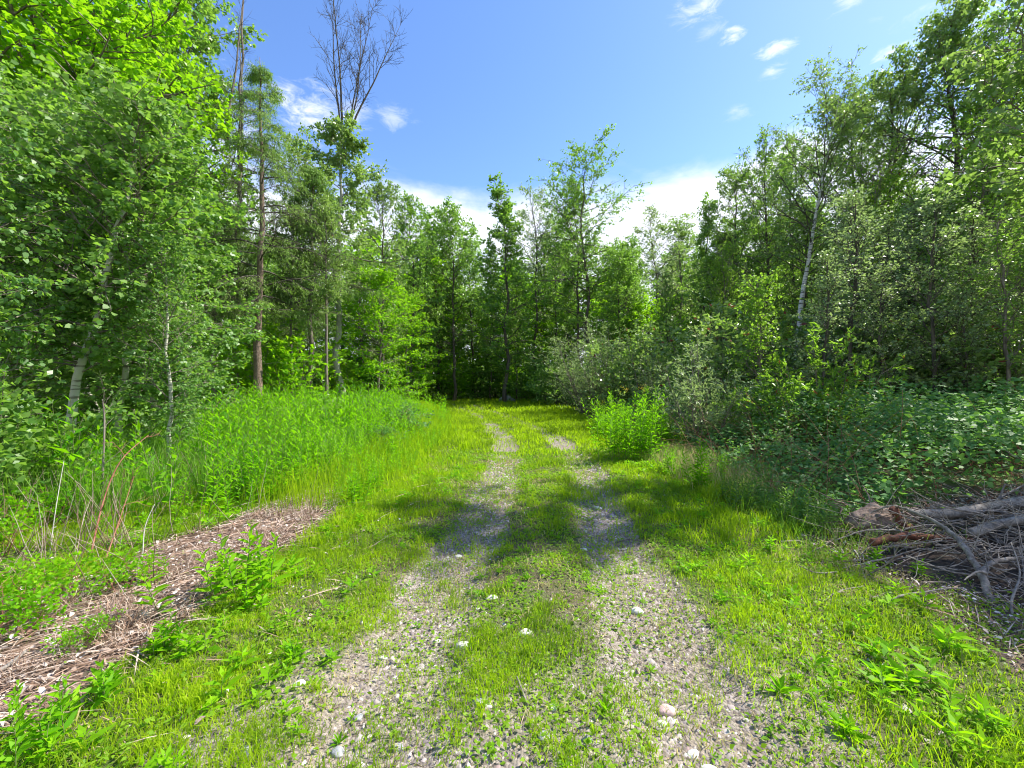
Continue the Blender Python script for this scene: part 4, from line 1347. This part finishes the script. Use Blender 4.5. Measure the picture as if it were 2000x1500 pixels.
def limb(name, cat, pts, r0, r1, mat, label, group=None, parent=None, sides=7, twigs=0, seed=1, tl=.25, tr=.004, kink=.0):
    """smooth tube through world points"""
    pts = np.array(pts, float)
    n = len(pts)
    K = 6 * (n - 1) + 1
    u = np.linspace(0, n - 1, K)
    P = np.empty((K, 3))
    for k, uu in enumerate(u):     # Catmull-Rom
        i = min(int(uu), n - 2)
        f = uu - i
        p0, p1, p2, p3 = pts[max(i - 1, 0)], pts[i], pts[i + 1], pts[min(i + 2, n - 1)]
        P[k] = .5 * (2 * p1 + (p2 - p0) * f + (2 * p0 - 5 * p1 + 4 * p2 - p3) * f ** 2 + (3 * p1 - p0 - 3 * p2 + p3) * f ** 3)
    r = np.random.default_rng(seed)
    P += r.normal(size=P.shape) * kink
    R = np.linspace(r0, r1, K) * (1 + r.normal(size=K) * .05)
    base = P[0].copy() if parent is None else np.zeros(3)
    g = Geo()
    tubes(g, (P - base)[None], R[None], sides)
    me = g.mesh(name, [mat], True)
    o = link(name, me, parent)
    if parent is None:
        o.location = base
        tag(o, label, cat, group)
    if twigs:
        D = nrm(np.gradient(P, axis=0))
        s, d, t, i = kids((P - base)[None], D[None], twigs, .1, .98, 42, 12, r, .7)
        P2, D2 = poly(s, d, tl * r.uniform(.4, 1.2, len(t)) * (1.1 - .5 * t), 6, r, .14, .01)
        g = Geo()
        tubes(g, P2, tr * np.linspace(1, .3, 6)[None] * np.ones((len(t), 1)), 4, cap=False)
        s, d, t, i = kids(P2, D2, 3, .2, 1, 38, 10, r, .8)
        P3, D3 = poly(s, d, tl * .4 * r.uniform(.4, 1.2, len(t)), 4, r, .14, 0)
        tubes(g, P3, tr * .5 * np.linspace(1, .4, 4)[None] * np.ones((len(t), 1)), 3, cap=False)
        tag(link('twigs', g.mesh('twigs', [mat]), o), kind='stuff')
    return o


limb('dead_cane', 'stick', [at(168, 1130, 3.4), at(200, 985, 3.7), at(236, 900, 3.9), at(290, 850, 4.2)], .009, .003, M['redstem'], 'dark red cane leaning right out of the straw on the left', twigs=5, seed=3)
limb('dead_cane', 'stick', [at(195, 1125, 3.3), at(235, 1010, 3.6), at(262, 930, 3.8)], .007, .002, M['redstem'], 'shorter dark red cane right of the longer leaning one', twigs=4, seed=4)
limb('dead_cane', 'stick', [at(240, 1165, 3.0), at(275, 1100, 3.2), at(283, 1030, 3.3), at(302, 985, 3.4)], .006, .002, M['bark_pale'], 'pale bent stick standing in the straw', seed=5)
limb('dead_cane', 'stick', [at(203, 1090, 4.6), at(200, 960, 4.6), at(204, 830, 4.7), at(200, 780, 4.7)], .014, .006, M['bark'], 'thin dark upright stem behind the red canes', twigs=7, seed=6, tl=.5)
limb('dead_cane', 'stick', [at(88, 1150, 3.5), at(108, 1000, 3.7), at(125, 900, 3.9)], .005, .002, M['bark_pale'], 'thin pale stalk among the bright raspberry leaves', seed=7)

# ------------------------------------------------------------------ brush pile on the right
g = Geo()
rr = np.random.default_rng(61)
cxy = np.array([4.75, 3.35])
gx, gy = np.meshgrid(np.linspace(-2.0, 2.0, 50), np.linspace(-1.15, 1.15, 38))
mh = np.clip(1 - (gx / 1.9) ** 2 - (gy / 1.08) ** 2, 0, 1) ** .7
zz = gh(gx + cxy[0], gy + cxy[1]) - .03 + .17 * mh * (.6 + .7 * fbm(gx + 50, gy, .35, 5))
i = np.arange(gx.size).reshape(gx.shape)
g.add(np.stack([gx + cxy[0], gy + cxy[1], zz], -1), np.stack([i[:-1, :-1], i[:-1, 1:], i[1:, 1:], i[1:, :-1]], -1).reshape(-1, 4))
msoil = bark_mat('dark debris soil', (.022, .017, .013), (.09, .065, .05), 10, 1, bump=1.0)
tag(link('debris_mound', g.mesh('debris_mound', [msoil], True)), 'dark mound of soil and rotten bark under the fallen branches', 'soil mound')

limb('fallen_log', 'log', [at(1775, 1002, 3.75), at(1850, 1003, 3.7), at(1930, 992, 3.7), at(2060, 970, 3.65), at(2200, 955, 3.65)], .042, .052, M['log'],
     'long grey log lying on top of the brush pile', twigs=6, seed=11, tl=.35, tr=.008, kink=.003, sides=12)
limb('fallen_log', 'log', [at(1895, 1042, 3.4), at(1960, 1022, 3.4), at(2060, 1005, 3.45), at(2200, 1000, 3.5)], .034, .042, M['log'],
     'shorter grey log just below the long one', seed=12, kink=.003, sides=12)
limb('fallen_log', 'log', [at(1700, 1060, 3.4), at(1760, 1048, 3.45), at(1850, 1052, 3.45), at(1930, 1062, 3.5)], .028, .030, M['rot'],
     'rotten red brown log buried in the debris', seed=13, kink=.006, sides=10)
limb('fallen_branch', 'branch', [at(1942, 1190, 2.72), at(1918, 1125, 2.9), at(1880, 1065, 3.1), at(1840, 1028, 3.3), at(1785, 1000, 3.5), at(1740, 988, 3.7), at(1695, 1005, 3.8)],
     .026, .006, M['dead'], 'thick pale branch curving down across the front of the pile', twigs=8, seed=14, tl=.4, tr=.005, kink=.003, sides=9)
limb('fallen_branch', 'branch', [at(1918, 1118, 2.9), at(1940, 1098, 2.95), at(1990, 1090, 3.0), at(2080, 1095, 3.1)], .018, .012, M['dead'],
     'arched branch forking right from the thick pale one', twigs=5, seed=15, tl=.35, kink=.002)
limb('fallen_branch', 'branch', [at(1935, 1170, 2.75), at(1985, 1166, 2.8), at(2080, 1180, 2.8)], .012, .008, M['dead'],
     'short straight branch pointing right at the foot of the pile', twigs=4, seed=16, tl=.3, kink=.002)
limb('fallen_branch', 'branch', [at(1630, 1055, 3.6), at(1700, 1035, 3.55), at(1770, 1040, 3.5), at(1850, 1070, 3.35), at(1925, 1105, 3.1)], .004, .013, M['dead'],
     'long thin branch reaching left onto the grass', twigs=7, seed=17, tl=.3, tr=.003, kink=.002)
limb('fallen_branch', 'branch', [at(1765, 1035, 3.5), at(1820, 1025, 3.5), at(1870, 1045, 3.4), at(1920, 1085, 3.2), at(1990, 1100, 3.1)], .006, .010, M['dead'],
     'thin arched branch across the middle of the pile', twigs=6, seed=18, tl=.3, kink=.002)
limb('fallen_branch', 'branch', [at(1920, 1000, 3.9), at(1950, 975, 3.9), at(1985, 955, 3.9), at(2040, 930, 3.9)], .012, .006, M['dead'],
     'branch sticking up and right above the long log', twigs=5, seed=19, tl=.35, kink=.002)
limb('fallen_branch', 'branch', [at(1948, 992, 3.85), at(1955, 965, 3.85), at(1963, 945, 3.85)], .011, .006, M['dead'], 'short broken stub standing up from the long log', seed=20)
limb('fallen_branch', 'branch', [at(1770, 1085, 3.1), at(1850, 1115, 3.0), at(1920, 1125, 2.95), at(1990, 1135, 2.95)], .005, .009, M['dead'],
     'thin straight branch low at the front of the pile', twigs=5, seed=21, tl=.25, tr=.003, kink=.002)
limb('fallen_branch', 'branch', [at(1915, 1060, 3.3), at(1935, 1090, 3.1), at(1937, 1110, 3.0)], .007, .004, M['dead'], 'small crooked twig hanging between the arched branches', seed=22)
limb('fallen_branch', 'branch', [at(1990, 1240, 2.5), at(1975, 1180, 2.6), at(1992, 1120, 2.75), at(1975, 1060, 3.0)], .008, .004, M['dead'], 'upright forked twig at the right edge of the pile', twigs=8, seed=23, tl=.3, tr=.003)
limb('fallen_branch', 'branch', [at(2010, 1215, 2.5), at(1900, 1255, 2.35), at(1800, 1215, 2.5)], .005, .003, M['bark_dark'], 'dark thin twig lying on bare soil below the pile', seed=24)

# mass of small sticks in the pile
g = Geo()
n = 1100
x = cxy[0] + rr.normal(size=n) * .85
y = cxy[1] + rr.normal(size=n) * .46 - .05
k = np.clip(1 - ((x - cxy[0]) / 1.9) ** 2 - ((y - cxy[1]) / 1.08) ** 2, 0, 1) ** .7
B = np.stack([x, y, gh(x, y) + .2 * k * rr.uniform(.3, 1.5, n) + .02], 1)
P, D = poly(B, rr.normal(size=(n, 3)) * np.array([[1, .6, .28]]) + np.array([[.2, 0, .05]]), rr.uniform(.15, .85, n), 7, rr, .12, -.01)
P[..., 2] = np.maximum(P[..., 2], gh(P[..., 0], P[..., 1]) + .006)
tubes(g, P, (np.exp(rr.normal(size=n) * .45) * .0042)[:, None] * np.linspace(1, .35, 7)[None], 4, cap=False)
tag(link('brush_sticks', g.mesh('brush_sticks', [M['dead']])), 'tangle of thin dead sticks in the brush pile', 'sticks', kind='stuff')


# rotten stump with root fringe
def stump():
    r = np.random.default_rng(71)
    e = bpy.data.objects.new('rotten_stump', None)
    COL.objects.link(e)
    b = at(1712, 1030, 3.85)
    e.location = (b[0], b[1], float(gh(b[0], b[1])))
    tag(e, 'rotten brown root stump at the left end of the brush pile', 'stump')
    V, Fc = ico_blob(r, 4)
    V = V * np.array([.30, .2, .19]) * (1 + .35 * (fbm(V[:, 0] * 2 + 9, V[:, 2] * 2 + V[:, 1], .5, 3) - .5)[:, None]) + np.array([0, 0, .16])
    g = Geo()
    g.add(V, Fc)
    link('stump_wood', g.mesh('stump_wood', [M['bark_red']], True), e)
    g = Geo()
    n = 90
    a = r.random(n) * 6.28
    B = np.stack([np.cos(a) * .3, np.sin(a) * .17, r.uniform(.02, .36, n)], 1)
    P, D = poly(B, B * np.array([1, 1, .2]) + r.normal(size=(n, 3)) * .15, r.uniform(.08, .3, n), 5, r, .2, -.12)
    tubes(g, P, .008 * r.uniform(.4, 1.3, n)[:, None] * np.linspace(1, .3, 5)[None], 4, cap=False)
    tag(link('roots', g.mesh('roots', [M['bark_red']]), e), kind='stuff')
    g = Geo()
    for q in range(7):
        V, Fc = ico_blob(r, 2)
        g.add(V * np.array([.05, .04, .065]) * r.uniform(.6, 1.2) + np.array([.02 + .06 * r.normal() + (.1 if q > 3 else 0), -.17 - .03 * r.random(), .30 - .03 * q + .02 * r.normal()]), Fc)
    link('red_heartwood', g.mesh('red_heartwood', [M['rot']]), e)


stump()

# ------------------------------------------------------------------ stones on the track
rs = np.random.default_rng(81)
for (a, b, w_, mt, lb) in (
    (1027, 1241, 26, 'white_stone', 'round white stone between the wheel ruts'),
    (905, 1259, 28, 'white_stone', 'flat white stone left of the round one in the left rut'),
    (960, 1172, 20, 'white_stone', 'small white stone at the near end of the grassy centre strip'),
    (1244, 1187, 26, 'white_stone', 'broad flat whitish stone in the right rut'),
    (1303, 1380, 36, 'pink_stone', 'angular pink stone in the right rut, the largest on the track'),
    (748, 1276, 17, 'white_stone', 'small pale stone on the left side of the left rut'),
    (725, 1222, 12, 'white_stone', 'tiny white stone in grass beside the left rut'),
    (584, 1344, 22, 'white_stone', 'white stone lying in the left verge grass'),
    (442, 1354, 15, 'white_stone', 'small white stone in grass close to the straw'),
    (934, 1377, 22, 'grey_stone', 'dark grey stone half buried near a stick'),
    (955, 1386, 16, 'white_stone', 'little pale stone touching the dark grey one'),
    (985, 1283, 18, 'grey_stone', 'greyish stone below the round white one'),
    (660, 1458, 26, 'grey_stone', 'grey stone at the bottom of the left rut'),
    (775, 1448, 24, 'grey_stone', 'low grey stone partly covered by weeds at bottom centre left'),
    (700, 1392, 20, 'grey_stone', 'greenish grey flat stone in the left rut'),
    (1062, 1448, 26, 'grey_stone', 'squarish grey stone beside a grass tuft at the bottom'),
    (1146, 1455, 22, 'grey_stone', 'grey stone right of the grass tuft at the bottom'),
    (1080, 1389, 20, 'white_stone', 'thin white stone next to the end of a stick'),
    (1292, 1402, 18, 'white_stone', 'whitish stone tucked below the pink one'),
    (1355, 1462, 24, 'white_stone', 'pale stone at the bottom of the right rut'),
    (1389, 1497, 34, 'white_stone', 'pale slab cut by the bottom edge of the photo'),
    (1248, 1460, 14, 'white_stone', 'small pale stone lower left of the pink one'),
    (895, 1078, 14, 'white_stone', 'small white stone in the far part of the left rut'),
    (1168, 988, 14, 'white_stone', 'white stone in the shaded part of the right rut'),
    (660, 1067, 8, 'white_stone', 'tiny white stone at the left verge below the weeds'),
    (480, 1480, 26, 'grey_stone', 'grey stone at the bottom of the left verge'),
    (1140, 1070, 16, 'white_stone', 'pale stone at the right side of the grassy centre strip'),
    (992, 787, 34, 'grey_stone', 'grey rock beside the grass at the far end of the track'),
):
    V, Fc = ico_blob(rs, 3)
    x, y = gpt(a, b)
    s = w_ / F * math.hypot(x * .5, y) * .55
    V = V * np.array([s * rs.uniform(.95, 1.1), s * rs.uniform(.65, .95), s * rs.uniform(.42, .6)])
    g = Geo()
    g.add(V, Fc)
    o = link('stone', g.mesh('stone', [M[mt]], False))
    o.location = (x, y, float(gh(x, y)) + s * .18 + .008)
    o.rotation_euler = (0, 0, rs.uniform(-.6, .6))
    tag(o, lb, 'stone')

# sticks lying on the track
limb('fallen_stick', 'stick', [at(1010, 1330, 1.98) * 1 + [0, 0, .02], at(1022, 1362, 1.9) + [0, 0, .02], at(1030, 1385, 1.82) + [0, 0, .01]], .004, .007, M['dead'], 'short grey stick pointing away between the wheel ruts', seed=31)
limb('fallen_stick', 'stick', [np.array([gpt(1205, 1059)[0], gpt(1205, 1059)[1], .0]), np.array([gpt(1230, 1058)[0], gpt(1230, 1058)[1], .02]), np.array([gpt(1262, 1060)[0], gpt(1262, 1060)[1], .0])], .006, .003, M['bark_dark'],
     'thin dark stick lying across the right rut', seed=32)
limb('fallen_stick', 'stick', [np.array([*gpt(-40, 1345), .04]), np.array([*gpt(10, 1322), .05]), np.array([*gpt(50, 1290), .05])], .012, .008, M['dead'], 'pale broken stick on the straw at the left edge', seed=33)
limb('fallen_stick', 'stick', [np.array([*gpt(1370, 1105), .03]), np.array([*gpt(1400, 1125), .03])], .006, .003, M['bark_dark'], 'small dark stick in grass right of the rut', seed=34)

tris = sum(len(m.loops) - 2 * len(m.polygons) for m in bpy.data.meshes)
print('TRIANGLES', tris, 'OBJECTS', len(bpy.data.objects))
